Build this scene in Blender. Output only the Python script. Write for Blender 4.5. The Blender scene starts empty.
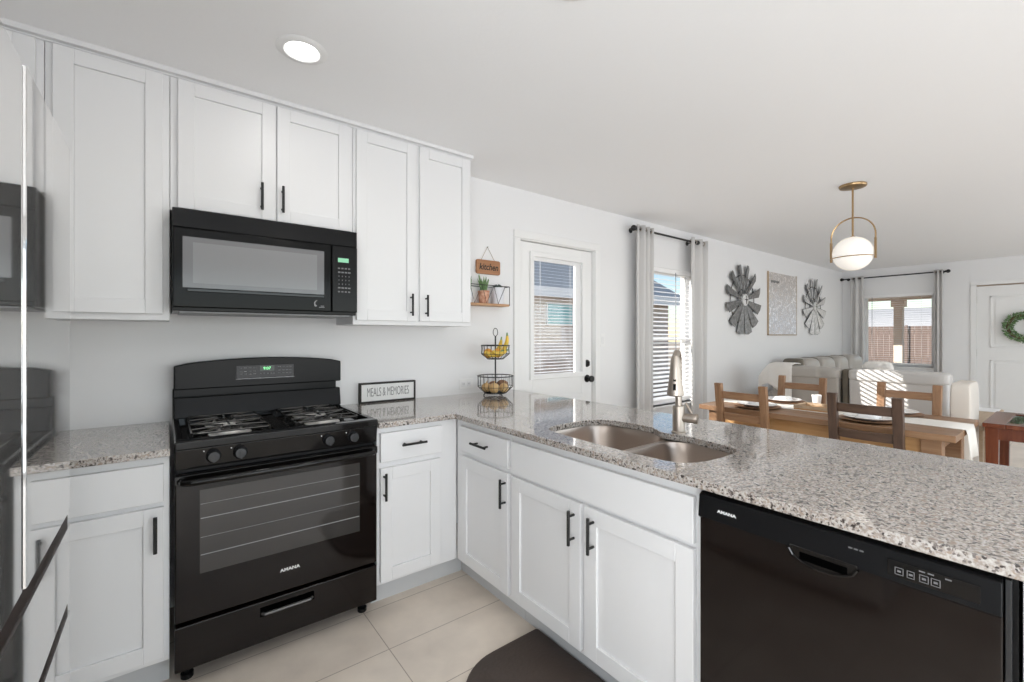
import bpy, bmesh, math, random
from mathutils import Vector, Matrix
PI = math.pi
random.seed(7)
scene = bpy.context.scene
COL = scene.collection
# ---------------------------------------------------------------- camera
CAM = Vector((-0.0137, -2.6877, 1.2982))
cd = bpy.data.cameras.new('camera'); cam = bpy.data.objects.new('camera', cd); COL.objects.link(cam)
cam.location = CAM; cam.rotation_euler = (PI/2, 0, -0.6586)
cd.sensor_width = 36.0; cd.lens = 36.0*447.0/1024.0; cd.shift_y = -5.0/1024.0; cd.clip_start = 0.02; cd.clip_end = 300
scene.camera = cam
# ---------------------------------------------------------------- world, sun, big lights, exposure
world = bpy.data.worlds.new('sky'); scene.world = world; world.use_nodes = True
wn = world.node_tree.nodes; wl = world.node_tree.links; wn.clear()
sky = wn.new('ShaderNodeTexSky'); sky.sky_type = 'NISHITA'; sky.sun_disc = False
sky.sun_elevation = math.radians(32); sky.sun_rotation = math.radians(-44); sky.dust_density = 0.1
bg = wn.new('ShaderNodeBackground'); bg.inputs['Strength'].default_value = 0.17
wo = wn.new('ShaderNodeOutputWorld')
wl.new(sky.outputs[0], bg.inputs[0]); wl.new(bg.outputs[0], wo.inputs[0])

def light(name, kind, loc, direction, energy, color=(1, 1, 1), **kw):
    d = bpy.data.lights.new(name, kind); o = bpy.data.objects.new(name, d); COL.objects.link(o)
    o.location = loc; o.rotation_euler = Vector(direction).to_track_quat('-Z', 'Y').to_euler()
    d.energy = energy; d.color = color
    for k, v in kw.items(): setattr(d, k, v)
    return o
light('sun', 'SUN', (2, 6, 6), (1, -1.0, -0.60), 9.0, (1.0, 0.97, 0.92), angle=math.radians(0.35))
light('added_rear_fill_kitchen', 'AREA', (1.6, -5.55, 1.1), (0, 1, 0.15), 54, (0.89, 0.95, 1.0), shape='RECTANGLE', size=3.6, size_y=2.1)  # added fill light at the unseen rear wall, kitchen side
light('added_rear_fill_living', 'AREA', (6.4, -5.55, 1.25), (0, 1, 0.15), 56, (0.89, 0.95, 1.0), shape='RECTANGLE', size=3.6, size_y=1.7)  # added fill light at the unseen rear wall, living side
light('added_side_fill', 'AREA', (-0.94, -3.9, 1.25), (1, 0, 0.40), 104, (0.90, 0.955, 1.0), shape='RECTANGLE', size=2.4, size_y=1.9)  # added fill for the peninsula fronts; the left wall has no window
vs = scene.view_settings
scene.display_settings.display_device = 'sRGB'
vs.view_transform = 'Standard'; vs.look = 'None'; vs.exposure = 0.11; vs.gamma = 1.0; vs.use_curve_mapping = False
cy = scene.cycles
cy.max_bounces = 12; cy.diffuse_bounces = 10; cy.glossy_bounces = 6; cy.transmission_bounces = 8; cy.transparent_max_bounces = 12
cy.use_denoising = True; cy.sample_clamp_indirect = 6.0; cy.caustics_reflective = False; cy.caustics_refractive = False
# ---------------------------------------------------------------- helpers: materials
def mat(name, color, rough=0.5, metal=0.0, spec=0.5, emit=None, estr=0.0, coat=0.0):
    m = bpy.data.materials.new(name); m.use_nodes = True
    b = m.node_tree.nodes['Principled BSDF']
    b.inputs['Base Color'].default_value = (*color, 1); b.inputs['Roughness'].default_value = rough
    b.inputs['Metallic'].default_value = metal; b.inputs['Specular IOR Level'].default_value = spec
    if coat: b.inputs['Coat Weight'].default_value = coat; b.inputs['Coat Roughness'].default_value = 0.05
    if emit: b.inputs['Emission Color'].default_value = (*emit, 1); b.inputs['Emission Strength'].default_value = estr
    return m
def nodes(m): return m.node_tree.nodes, m.node_tree.links, m.node_tree.nodes['Principled BSDF']
def ramp(N, stops, interp='LINEAR'):
    r = N.new('ShaderNodeValToRGB'); cr = r.color_ramp; cr.interpolation = interp
    while len(cr.elements) > 1: cr.elements.remove(cr.elements[-1])
    cr.elements[0].position = stops[0][0]; cr.elements[0].color = (*stops[0][1], 1)
    for p, c in stops[1:]:
        e = cr.elements.new(p); e.color = (*c, 1)
    return r
def coords(m, scale=(1, 1, 1), loc=(0, 0, 0), which='Object'):
    N, L, B = nodes(m)
    tc = N.new('ShaderNodeTexCoord'); mp = N.new('ShaderNodeMapping')
    mp.inputs['Scale'].default_value = scale; mp.inputs['Location'].default_value = loc
    L.new(tc.outputs[which], mp.inputs[0]); return mp.outputs[0]
def add_bump(m, scale, strength, dist=0.002, detail=4, sc=(1, 1, 1)):
    N, L, B = nodes(m); v = coords(m, sc)
    n = N.new('ShaderNodeTexNoise'); n.inputs['Scale'].default_value = scale; n.inputs['Detail'].default_value = detail
    bp = N.new('ShaderNodeBump'); bp.inputs['Strength'].default_value = strength; bp.inputs['Distance'].default_value = dist
    L.new(v, n.inputs['Vector']); L.new(n.outputs['Fac'], bp.inputs['Height']); L.new(bp.outputs[0], B.inputs['Normal'])
def noise_color(m, stops, scale, detail=5, sc=(1, 1, 1), rough=0.6, dist=0.0):
    N, L, B = nodes(m); v = coords(m, sc)
    n = N.new('ShaderNodeTexNoise'); n.inputs['Scale'].default_value = scale; n.inputs['Detail'].default_value = detail
    n.inputs['Roughness'].default_value = rough; n.inputs['Distortion'].default_value = dist
    r = ramp(N, stops); L.new(v, n.inputs['Vector']); L.new(n.outputs['Fac'], r.inputs[0]); L.new(r.outputs[0], B.inputs['Base Color'])
def wood(name, c1, c2, axis='x', rough=0.5, scale=9):
    m = mat(name, c1, rough)
    s = {'x': (0.12, 1.6, 1.6), 'y': (1.6, 0.12, 1.6), 'z': (1.6, 1.6, 0.12)}[axis]
    mid = tuple((a+b)/2 for a, b in zip(c1, c2))
    noise_color(m, [(0.3, c1), (0.5, mid), (0.72, c2)], scale*2.2, 6, s, 0.65, 0.6); return m

M = {}
M['wall'] = mat('wall_paint', (0.80, 0.80, 0.805), 0.85); add_bump(M['wall'], 160, 0.10, 0.002)
M['ceil'] = mat('ceiling_paint', (0.90, 0.90, 0.905), 0.9); add_bump(M['ceil'], 60, 0.18, 0.003)
M['trim'] = mat('trim_paint', (0.82, 0.82, 0.815), 0.45)
M['cab'] = mat('cabinet_paint', (0.775, 0.775, 0.78), 0.38)
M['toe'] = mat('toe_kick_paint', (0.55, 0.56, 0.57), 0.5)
M['black'] = mat('black_enamel', (0.0045, 0.0038, 0.0035), 0.08, 0, 0.36)
M['floortintblack'] = mat('black_enamel_floor_tint', (0.0068, 0.0042, 0.0034), 0.08, 0, 0.32)  # black enamel with the floor's warm reflection put into the colour
M['blackplastic'] = mat('black_plastic', (0.0065, 0.0065, 0.007), 0.2, 0, 0.16)
M['iron'] = mat('black_iron', (0.09, 0.088, 0.085), 0.18, 0.75, 0.8)
M['knob'] = mat('knob_black', (0.016, 0.017, 0.019), 0.22, 0, 0.5)
M['handle'] = mat('matte_black_metal', (0.012, 0.012, 0.012), 0.4, 0.2)
M['glassblack'] = mat('oven_glass', (0.004, 0.0034, 0.003), 0.04, 0, 0.36)
M['ovenwin'] = mat('oven_window_glass', (0.045, 0.041, 0.038), 0.06)
M['mwwin'] = mat('microwave_window', (0.16, 0.16, 0.165), 0.12)
M['gloss'] = mat('grey_print', (0.32, 0.32, 0.33), 0.5)
M['print'] = mat('dim_print', (0.16, 0.16, 0.165), 0.5)
M['whiteprint'] = mat('white_print', (0.85, 0.85, 0.85), 0.5)
M['alu'] = mat('burner_aluminium', (0.82, 0.80, 0.78), 0.38, 0.6)
M['chrome'] = mat('chrome', (0.8, 0.8, 0.8), 0.08, 1.0)
M['nickel'] = mat('brushed_nickel', (0.44, 0.385, 0.335), 0.4, 1.0)
M['sink'] = mat('sink_steel', (0.46, 0.39, 0.34), 0.3, 1.0)
M['steel'] = mat('refrigerator_steel', (0.76, 0.755, 0.75), 0.035, 0.88)
M['grooveshade'] = mat('refrigerator_groove_shade', (0.026, 0.017, 0.014), 0.35, 0, 0.06)  # dark reflections of the handle groove put into the colour
M['steelside'] = mat('refrigerator_side', (0.35, 0.35, 0.35), 0.4)
M['brass'] = mat('brass', (0.44, 0.30, 0.16), 0.28, 1.0)
M['globe'] = mat('opal_glass', (0.9, 0.87, 0.82), 0.25, 0, 0.5, (1.0, 0.94, 0.86), 0.30)
M['lens'] = mat('lamp_lens', (1, 1, 1), 0.4, 0, 0.5, (1, 0.98, 0.95), 6.0)
M['green'] = mat('green_display', (0.05, 0.3, 0.12), 0.3, 0, 0.5, (0.40, 0.66, 0.52), 0.55)
M['greenled'] = mat('green_digits', (0.1, 0.6, 0.2), 0.4, 0, 0.5, (0.25, 0.9, 0.35), 1.6)
M['displaydark'] = mat('display_window', (0.012, 0.035, 0.018), 0.1)
M['curtain'] = mat('curtain_linen', (0.63, 0.62, 0.61), 0.9)
M['blind'] = mat('blind_white', (0.86, 0.86, 0.86), 0.5)
M['cream'] = mat('cream_cloth', (0.68, 0.63, 0.57), 0.9); add_bump(M['cream'], 220, 0.25)
M['runner'] = mat('runner_cloth', (0.80, 0.77, 0.72), 0.9); add_bump(M['runner'], 260, 0.3)
M['throw'] = mat('throw_knit', (0.82, 0.79, 0.75), 0.95); add_bump(M['throw'], 90, 0.5, 0.006)
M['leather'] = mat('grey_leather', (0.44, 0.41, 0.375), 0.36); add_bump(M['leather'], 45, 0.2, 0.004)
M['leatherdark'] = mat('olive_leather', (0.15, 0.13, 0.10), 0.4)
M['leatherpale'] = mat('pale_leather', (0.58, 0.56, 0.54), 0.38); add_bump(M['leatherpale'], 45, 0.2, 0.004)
M['porcelain'] = mat('porcelain', (0.86, 0.85, 0.83), 0.2)
M['napkin'] = mat('white_napkin', (0.86, 0.86, 0.86), 0.9)
M['table'] = wood('table_wood', (0.20, 0.100, 0.048), (0.34, 0.20, 0.11), 'y', 0.38)
M['tablelight'] = wood('table_light_wood', (0.42, 0.22, 0.08), (0.56, 0.33, 0.15), 'y', 0.45)
M['chair'] = wood('chair_wood_shade', (0.055, 0.030, 0.020), (0.12, 0.070, 0.045), 'z', 0.42, 12)  # chair wood darkened for one chair, shade put into the colour
M['chairrailshade'] = wood('chair_rail_wood_shade', (0.055, 0.030, 0.020), (0.12, 0.070, 0.045), 'y', 0.42, 12)  # rails of the same shade-darkened copy
M['chairlit'] = wood('chair_wood_lit', (0.21, 0.105, 0.050), (0.36, 0.205, 0.110), 'z', 0.42, 12)  # lighter copy of the same wood, for the chairs in the light
M['chairlitrail'] = wood('chair_rail_wood_lit', (0.21, 0.105, 0.050), (0.36, 0.205, 0.110), 'y', 0.42, 12)
M['cherry'] = wood('cherry_wood', (0.10, 0.022, 0.009), (0.20, 0.055, 0.02), 'z', 0.25)
M['tan'] = wood('tan_wood', (0.40, 0.29, 0.19), (0.52, 0.40, 0.28), 'x', 0.5)
M['charger'] = wood('charger_wood', (0.20, 0.10, 0.05), (0.36, 0.21, 0.12), 'x', 0.5)
M['signwood'] = wood('sign_wood', (0.30, 0.13, 0.055), (0.44, 0.22, 0.11), 'x', 0.55)
M['shelfwood'] = wood('shelf_wood', (0.40, 0.22, 0.11), (0.52, 0.31, 0.17), 'x', 0.55)
M['dark'] = mat('dark_ink', (0.02, 0.018, 0.016), 0.7)
M['grayink'] = mat('grey_ink', (0.16, 0.16, 0.16), 0.8)
M['signwhite'] = mat('sign_face', (0.80, 0.80, 0.79), 0.7)
M['terracotta'] = mat('terracotta', (0.55, 0.27, 0.17), 0.8); noise_color(M['terracotta'], [(0.35, (0.44, 0.17, 0.09)), (0.6, (0.66, 0.40, 0.29))], 30)
M['potwhite'] = mat('white_pot', (0.75, 0.76, 0.80), 0.5)
M['leaf'] = mat('leaf_green', (0.10, 0.22, 0.07), 0.55); noise_color(M['leaf'], [(0.3, (0.06, 0.14, 0.045)), (0.7, (0.24, 0.37, 0.17))], 25)
M['succ'] = mat('succulent', (0.07, 0.12, 0.10), 0.5)
M['banana'] = mat('banana_skin', (0.70, 0.47, 0.06), 0.5); noise_color(M['banana'], [(0.35, (0.42, 0.38, 0.05)), (0.55, (0.78, 0.52, 0.07))], 9)
M['orange'] = mat('orange_skin', (0.78, 0.36, 0.05), 0.5); add_bump(M['orange'], 400, 0.3)
M['onion'] = mat('onion_skin', (0.62, 0.40, 0.17), 0.4); noise_color(M['onion'], [(0.3, (0.46, 0.25, 0.08)), (0.7, (0.76, 0.55, 0.28))], 18, 4, (1, 1, 0.3))
M['potato'] = mat('potato_skin', (0.27, 0.14, 0.08), 0.8); noise_color(M['potato'], [(0.3, (0.17, 0.08, 0.045)), (0.7, (0.36, 0.21, 0.13))], 30)
M['teal'] = mat('teal_glass', (0.16, 0.42, 0.40), 0.1)
M['glasstop'] = mat('smoked_glass', (0.05, 0.06, 0.06), 0.04)
M['twig'] = mat('twig', (0.12, 0.075, 0.04), 0.9)
M['mat'] = mat('mat_rubber', (0.066, 0.047, 0.038), 0.6)
M['galv'] = mat('galvanised_metal', (0.3, 0.3, 0.3), 0.4, 0.7); noise_color(M['galv'], [(0.3, (0.13, 0.13, 0.13)), (0.7, (0.36, 0.36, 0.36))], 28, 4)
M['galvlight'] = mat('bright_galvanised_metal', (0.7, 0.7, 0.7), 0.3, 0.35); noise_color(M['galvlight'], [(0.3, (0.55, 0.55, 0.55)), (0.7, (0.95, 0.95, 0.95))], 20, 3)
M['graystain'] = mat('grey_stain', (0.16, 0.16, 0.16), 0.7)
M['stucco'] = mat('tan_stucco', (0.74, 0.61, 0.50), 0.9)
M['fence'] = wood('fence_wood', (0.135, 0.095, 0.08), (0.20, 0.145, 0.12), 'z', 0.9, 3)
M['roof'] = mat('grey_shingle', (0.50, 0.48, 0.46), 0.9)
M['sand'] = mat('dry_yard', (0.36, 0.29, 0.22), 0.95)
M['whitetrim'] = mat('white_fascia', (0.8, 0.8, 0.8), 0.6)
M['jute'] = mat('jute', (0.35, 0.27, 0.18), 0.9)
# window glass: thin, lets light straight through
mg = bpy.data.materials.new('window_glass'); mg.use_nodes = True; N = mg.node_tree.nodes; L = mg.node_tree.links; N.clear()
o_ = N.new('ShaderNodeOutputMaterial'); mx = N.new('ShaderNodeMixShader'); tr = N.new('ShaderNodeBsdfTransparent'); gl = N.new('ShaderNodeBsdfGlossy')
gl.inputs['Roughness'].default_value = 0.02; mx.inputs[0].default_value = 0.018
L.new(tr.outputs[0], mx.inputs[1]); L.new(gl.outputs[0], mx.inputs[2]); L.new(mx.outputs[0], o_.inputs[0]); M['glass'] = mg
# granite
def granite():
    m = mat('granite', (0.5, 0.46, 0.42), 0.07, 0, 0.6, coat=0.55); N, L, B = nodes(m)
    v = coords(m)
    n1 = N.new('ShaderNodeTexNoise'); n1.inputs['Scale'].default_value = 120; n1.inputs['Detail'].default_value = 3; n1.inputs['Roughness'].default_value = 0.6
    n2 = N.new('ShaderNodeTexNoise'); n2.inputs['Scale'].default_value = 82; n2.inputs['Detail'].default_value = 3
    vo = N.new('ShaderNodeTexVoronoi'); vo.inputs['Scale'].default_value = 230
    mp = N.new('ShaderNodeMapping'); mp.inputs['Location'].default_value = (3.3, 1.7, 5.1)
    L.new(v, n1.inputs['Vector']); L.new(v, mp.inputs[0]); L.new(mp.outputs[0], n2.inputs['Vector']); L.new(v, vo.inputs['Vector'])
    r1 = ramp(N, [(0.0, (0.24, 0.205, 0.18)), (0.42, (0.34, 0.29, 0.255)), (0.50, (0.45, 0.41, 0.375)), (0.62, (0.55, 0.52, 0.49))])
    L.new(n1.outputs['Fac'], r1.inputs[0])
    r2 = ramp(N, [(0.0, (1, 1, 1)), (0.365, (1, 1, 1)), (0.41, (0, 0, 0)), (1, (0, 0, 0))]); L.new(n2.outputs['Fac'], r2.inputs[0])
    r3 = ramp(N, [(0.0, (0, 0, 0)), (0.60, (0, 0, 0)), (0.66, (1, 1, 1)), (1, (1, 1, 1))]); L.new(n2.outputs['Fac'], r3.inputs[0])
    hs = N.new('ShaderNodeSeparateColor'); L.new(vo.outputs['Color'], hs.inputs[0])
    r4 = ramp(N, [(0.0, (0, 0, 0)), (0.86, (0, 0, 0)), (0.88, (1, 1, 1))]); L.new(hs.outputs[0], r4.inputs[0])
    def mixc(a, fac, col):
        x = N.new('ShaderNodeMix'); x.data_type = 'RGBA'; L.new(fac, x.inputs['Factor']); L.new(a, x.inputs['A']); x.inputs['B'].default_value = (*col, 1); return x.outputs['Result']
    c = mixc(r1.outputs[0], r4.outputs[0], (0.17, 0.145, 0.135))
    c = mixc(c, r2.outputs[0], (0.05, 0.04, 0.036)); c = mixc(c, r3.outputs[0], (0.33, 0.255, 0.205))
    L.new(c, B.inputs['Base Color']); return m
M['granite'] = granite()
def tile():
    m = mat('floor_tile', (0.55, 0.47, 0.39), 0.32); N, L, B = nodes(m)
    g = N.new('ShaderNodeNewGeometry'); mp = N.new('ShaderNodeMapping'); mp.inputs['Location'].default_value = (-0.718+9.0, 0.911+6.0, 0)
    L.new(g.outputs['Position'], mp.inputs[0])
    br = N.new('ShaderNodeTexBrick'); br.offset = 0.0; br.squash = 1.0
    br.inputs['Scale'].default_value = 1; br.inputs['Brick Width'].default_value = 0.90; br.inputs['Row Height'].default_value = 0.30
    br.inputs['Mortar Size'].default_value = 0.0022; br.inputs['Mortar Smooth'].default_value = 0.2; br.inputs['Bias'].default_value = 0
    br.inputs['Color1'].default_value = (0.80, 0.715, 0.62, 1); br.inputs['Color2'].default_value = (0.76, 0.67, 0.575, 1); br.inputs['Mortar'].default_value = (0.42, 0.35, 0.29, 1)
    L.new(mp.outputs[0], br.inputs['Vector'])
    n = N.new('ShaderNodeTexNoise'); n.inputs['Scale'].default_value = 3.5; n.inputs['Detail'].default_value = 6; L.new(mp.outputs[0], n.inputs['Vector'])
    r = ramp(N, [(0.3, (0.80, 0.79, 0.78)), (0.7, (1.1, 1.1, 1.1))]); L.new(n.outputs['Fac'], r.inputs[0])
    x = N.new('ShaderNodeMix'); x.data_type = 'RGBA'; x.blend_type = 'MULTIPLY'; x.inputs['Factor'].default_value = 1
    L.new(br.outputs['Color'], x.inputs['A']); L.new(r.outputs[0], x.inputs['B']); L.new(x.outputs['Result'], B.inputs['Base Color']); return m
M['tile'] = tile()
def brickmat():
    m = mat('neighbour_brick', (0.5, 0.4, 0.3), 0.9); N, L, B = nodes(m)
    v = coords(m); br = N.new('ShaderNodeTexBrick'); br.inputs['Scale'].default_value = 1
    br.inputs['Brick Width'].default_value = 0.30; br.inputs['Row Height'].default_value = 0.10; br.inputs['Mortar Size'].default_value = 0.012
    br.inputs['Color1'].default_value = (0.62, 0.51, 0.44, 1); br.inputs['Color2'].default_value = (0.52, 0.42, 0.36, 1); br.inputs['Mortar'].default_value = (0.66, 0.60, 0.55, 1)
    mp = N.new('ShaderNodeMapping'); mp.inputs['Rotation'].default_value = (PI/2, 0, 0); L.new(v, mp.inputs[0]); L.new(mp.outputs[0], br.inputs['Vector'])
    L.new(br.outputs['Color'], B.inputs['Base Color']); return m
M['brick'] = brickmat()
def canvasmat():
    m = mat('abstract_canvas', (0.7, 0.7, 0.7), 0.6); N, L, B = nodes(m)
    v = coords(m, (2.2, 2.2, 2.2)); n = N.new('ShaderNodeTexNoise'); n.inputs['Scale'].default_value = 5; n.inputs['Detail'].default_value = 8; n.inputs['Roughness'].default_value = 0.75; n.inputs['Distortion'].default_value = 2.2
    L.new(v, n.inputs['Vector'])
    r = ramp(N, [(0.28, (0.42, 0.40, 0.39)), (0.42, (0.62, 0.585, 0.56)), (0.50, (0.40, 0.41, 0.44)), (0.56, (0.76, 0.76, 0.77)), (0.75, (0.84, 0.83, 0.82))])
    L.new(n.outputs['Fac'], r.inputs[0]); sp = N.new('ShaderNodeSeparateXYZ'); tc = N.new('ShaderNodeTexCoord'); L.new(tc.outputs['Generated'], sp.inputs[0])
    rz = ramp(N, [(0.25, (1.18, 1.20, 1.24)), (0.62, (1.10, 1.08, 1.06)), (0.85, (0.96, 0.91, 0.86))]); L.new(sp.outputs['Z'], rz.inputs[0])
    x = N.new('ShaderNodeMix'); x.data_type = 'RGBA'; x.blend_type = 'MULTIPLY'; x.inputs['Factor'].default_value = 1
    L.new(r.outputs[0], x.inputs['A']); L.new(rz.outputs[0], x.inputs['B']); L.new(x.outputs['Result'], B.inputs['Base Color']); return m
M['canvas'] = canvasmat()
M['matpattern'] = M['mat']; add_bump(M['mat'], 70, 0.5, 0.003)

# ---------------------------------------------------------------- helpers: meshes
W = {}
def link(o): COL.objects.link(o); return o
def props(o, label=None, cat=None, group=None, kind=None):
    if label: o['label'] = label
    if cat: o['category'] = cat
    if group: o['group'] = group
    if kind: o['kind'] = kind
    return o
def thing(name, label, cat, loc, rz=0.0, group=None, kind=None):
    o = link(bpy.data.objects.new(name, None)); o.location = loc; o.rotation_euler = (0, 0, rz); o.empty_display_size = 0.1
    W[o] = Matrix.Translation(loc) @ Matrix.Rotation(rz, 4, 'Z'); return props(o, label, cat, group, kind)
def obj(name, bm, m, parent=None, bevel=0.0, label=None, kind=None, seg=2, angle=35, origin=None, solid=0.0, sub=0):
    """links one mesh object; shape given in world coordinates"""
    me = bpy.data.meshes.new(name); bmesh.ops.recalc_face_normals(bm, faces=bm.faces[:]); bm.to_mesh(me); bm.free()
    ms = m if isinstance(m, (list, tuple)) else [m]
    for x in ms: me.materials.append(x)
    for p in me.polygons: p.use_smooth = True
    me.set_sharp_from_angle(angle=math.radians(angle))
    o = link(bpy.data.objects.new(name, me))
    if parent is not None:
        me.transform(W[parent].inverted()); o.parent = parent; W[o] = W[parent]
    else:
        if origin is not None: me.transform(Matrix.Translation(-Vector(origin))); o.location = origin; W[o] = Matrix.Translation(origin)
        else: W[o] = Matrix.Identity(4)
    if solid:
        s = o.modifiers.new('thick', 'SOLIDIFY'); s.thickness = solid; s.offset = 0
    if bevel:
        b = o.modifiers.new('edge', 'BEVEL'); b.width = bevel; b.segments = seg; b.limit_method = 'ANGLE'; b.angle_limit = math.radians(40); b.harden_normals = True
    if sub:
        s = o.modifiers.new('soft', 'SUBSURF'); s.levels = sub; s.render_levels = sub
    return props(o, label, None, None, kind)
def dup(root, loc, rz=None, label=None, group=None):
    def rec(o, par):
        c = o.copy(); COL.objects.link(c)
        if par is not None: c.parent = par
        for ch in o.children: rec(ch, c)
        return c
    r = rec(root, None); r.location = loc
    if rz is not None: r.rotation_euler = (0, 0, rz)
    if label: r['label'] = label
    if group: r['group'] = group
    W[r] = Matrix.Translation(loc) @ Matrix.Rotation(r.rotation_euler[2], 4, 'Z'); return r
def BM(): return bmesh.new()
def box(bm, x0, x1, y0, y1, z0, z1, mi=0, F=None):
    vs_ = [(x, y, z) for x in (x0, x1) for y in (y0, y1) for z in (z0, z1)]
    v = [bm.verts.new(F(*p) if F else p) for p in vs_]
    for f in ((0, 1, 3, 2), (4, 6, 7, 5), (0, 4, 5, 1), (2, 3, 7, 6), (0, 2, 6, 4), (1, 5, 7, 3)):
        fa = bm.faces.new([v[i] for i in f]); fa.material_index = mi
    return bm
def hexa(bm, pts):
    v = [bm.verts.new(p) for p in pts]   # order: bottom 4 ccw, top 4 ccw
    for f in ((3, 2, 1, 0), (4, 5, 6, 7), (0, 1, 5, 4), (1, 2, 6, 5), (2, 3, 7, 6), (3, 0, 4, 7)): bm.faces.new([v[i] for i in f])
    return bm
def prism(bm, pts, d):
    d = Vector(d); a = [bm.verts.new(p) for p in pts]; b = [bm.verts.new(Vector(p)+d) for p in pts]
    n = len(pts); bm.faces.new(a); bm.faces.new(list(reversed(b)))
    for i in range(n): bm.faces.new([a[i], a[(i+1) % n], b[(i+1) % n], b[i]])
    return bm
def tube(bm, path, r, seg=8, closed=False, caps=True):
    P = [Vector(p) for p in path]; n = len(P); R = r if isinstance(r, (list, tuple)) else [r]*n
    rings = []; ref = None
    for i in range(n):
        if closed: t = P[(i+1) % n]-P[i-1]
        else: t = P[min(i+1, n-1)]-P[max(i-1, 0)]
        t.normalize()
        if ref is None:
            ref = Vector((0, 0, 1)) if abs(t.z) < 0.9 else Vector((1, 0, 0))
        u = (ref - t*ref.dot(t)).normalized(); w = t.cross(u); ref = u
        rings.append([bm.verts.new(P[i]+(u*math.cos(2*PI*k/seg)+w*math.sin(2*PI*k/seg))*R[i]) for k in range(seg)])
    for i in range(n if closed else n-1):
        a, b = rings[i], rings[(i+1) % n]
        for k in range(seg): bm.faces.new([a[k], a[(k+1) % seg], b[(k+1) % seg], b[k]])
    if caps and not closed:
        bm.faces.new(list(reversed(rings[0]))); bm.faces.new(rings[-1])
    return bm
def cyl(bm, p0, p1, r, seg=20, r2=None): return tube(bm, [p0, p1], [r, r if r2 is None else r2], seg)
def lathe(bm, c, prof, seg=28, F=None):
    """prof: list of (radius, height); F maps (x,y,h) offsets to world"""
    c = Vector(c); rings = []
    for r, h in prof:
        if r < 1e-6: rings.append([bm.verts.new(c+Vector(F(0, 0, h) if F else (0, 0, h)))])
        else:
            rings.append([bm.verts.new(c+Vector(F(r*math.cos(2*PI*k/seg), r*math.sin(2*PI*k/seg), h) if F else (r*math.cos(2*PI*k/seg), r*math.sin(2*PI*k/seg), h))) for k in range(seg)])
    for a, b in zip(rings, rings[1:]):
        if len(a) == 1 and len(b) == 1: continue
        for k in range(seg):
            k2 = (k+1) % seg
            if len(a) == 1: bm.faces.new([a[0], b[k], b[k2]])
            elif len(b) == 1: bm.faces.new([a[k], a[k2], b[0]])
            else: bm.faces.new([a[k], a[k2], b[k2], b[k]])
    for ring in (rings[0], rings[-1]):
        if len(ring) > 1: bm.faces.new(ring)
    return bm
def ball(bm, c, rx, ry=None, rz=None, seg=16):
    ry = ry or rx; rz = rz or rx
    mtx = Matrix.Translation(c) @ Matrix.Diagonal((rx, ry, rz, 1))
    bmesh.ops.create_uvsphere(bm, u_segments=seg, v_segments=max(8, seg*3//4), radius=1.0, matrix=mtx); return bm
def grid(bm, nu, nv, fn):
    v = [[bm.verts.new(fn(i/(nu-1), j/(nv-1))) for j in range(nv)] for i in range(nu)]
    for i in range(nu-1):
        for j in range(nv-1): bm.faces.new([v[i][j], v[i+1][j], v[i+1][j+1], v[i][j+1]])
    return bm
def pillow(bm, x0, x1, y0, y1, z0, z1, n=8, puff=0.75):
    """a soft upholstered block: superellipsoid"""
    c = Vector(((x0+x1)/2, (y0+y1)/2, (z0+z1)/2)); h = Vector(((x1-x0)/2, (y1-y0)/2, (z1-z0)/2))
    b2 = bmesh.new(); bmesh.ops.create_cube(b2, size=2.0); bmesh.ops.subdivide_edges(b2, edges=b2.edges[:], cuts=n, use_grid_fill=True)
    e = 6*(1-puff)+2
    mp = {}
    for v in b2.verts:
        p = v.co; l = (abs(p.x)**e+abs(p.y)**e+abs(p.z)**e)**(1/e); q = p/l
        mp[v.index] = bm.verts.new((c.x+q.x*h.x, c.y+q.y*h.y, c.z+q.z*h.z))
    for f in b2.faces: bm.faces.new([mp[v.index] for v in f.verts])
    b2.free(); return bm
def rrect(x0, x1, y0, y1, r, n=6):
    rs = r if isinstance(r, (list, tuple)) else [r]*4   # corners: (x1,y1),(x0,y1),(x0,y0),(x1,y0)
    pts = []
    for (cx, cy_, a0, sx, sy), rr in zip(((x1, y1, 0, -1, -1), (x0, y1, 90, 1, -1), (x0, y0, 180, 1, 1), (x1, y0, 270, -1, 1)), rs):
        for k in range(n+1):
            a = math.radians(a0+90*k/n); pts.append((cx+sx*rr+rr*math.cos(a), cy_+sy*rr+rr*math.sin(a)))
    return pts
def slab_with_holes(name, outer, holes, z0, z1, m, bevel, parent=None):
    cu = bpy.data.curves.new(name, 'CURVE'); cu.dimensions = '2D'; cu.fill_mode = 'BOTH'; cu.extrude = (z1-z0)/2
    for lp in [outer]+holes:
        s = cu.splines.new('POLY'); s.points.add(len(lp)-1); s.use_cyclic_u = True
        for p, q in zip(s.points, lp): p.co = (q[0], q[1], 0, 1)
    tmp = bpy.data.objects.new('tmp', cu); COL.objects.link(tmp)
    me = bpy.data.meshes.new_from_object(tmp.evaluated_get(bpy.context.evaluated_depsgraph_get()))
    bpy.data.objects.remove(tmp); bpy.data.curves.remove(cu)
    bm = BM(); bm.from_mesh(me); bpy.data.meshes.remove(me)
    bmesh.ops.remove_doubles(bm, verts=bm.verts[:], dist=1e-5)
    for v in bm.verts: v.co.z += (z0+z1)/2
    return obj(name, bm, m, parent, bevel)
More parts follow.
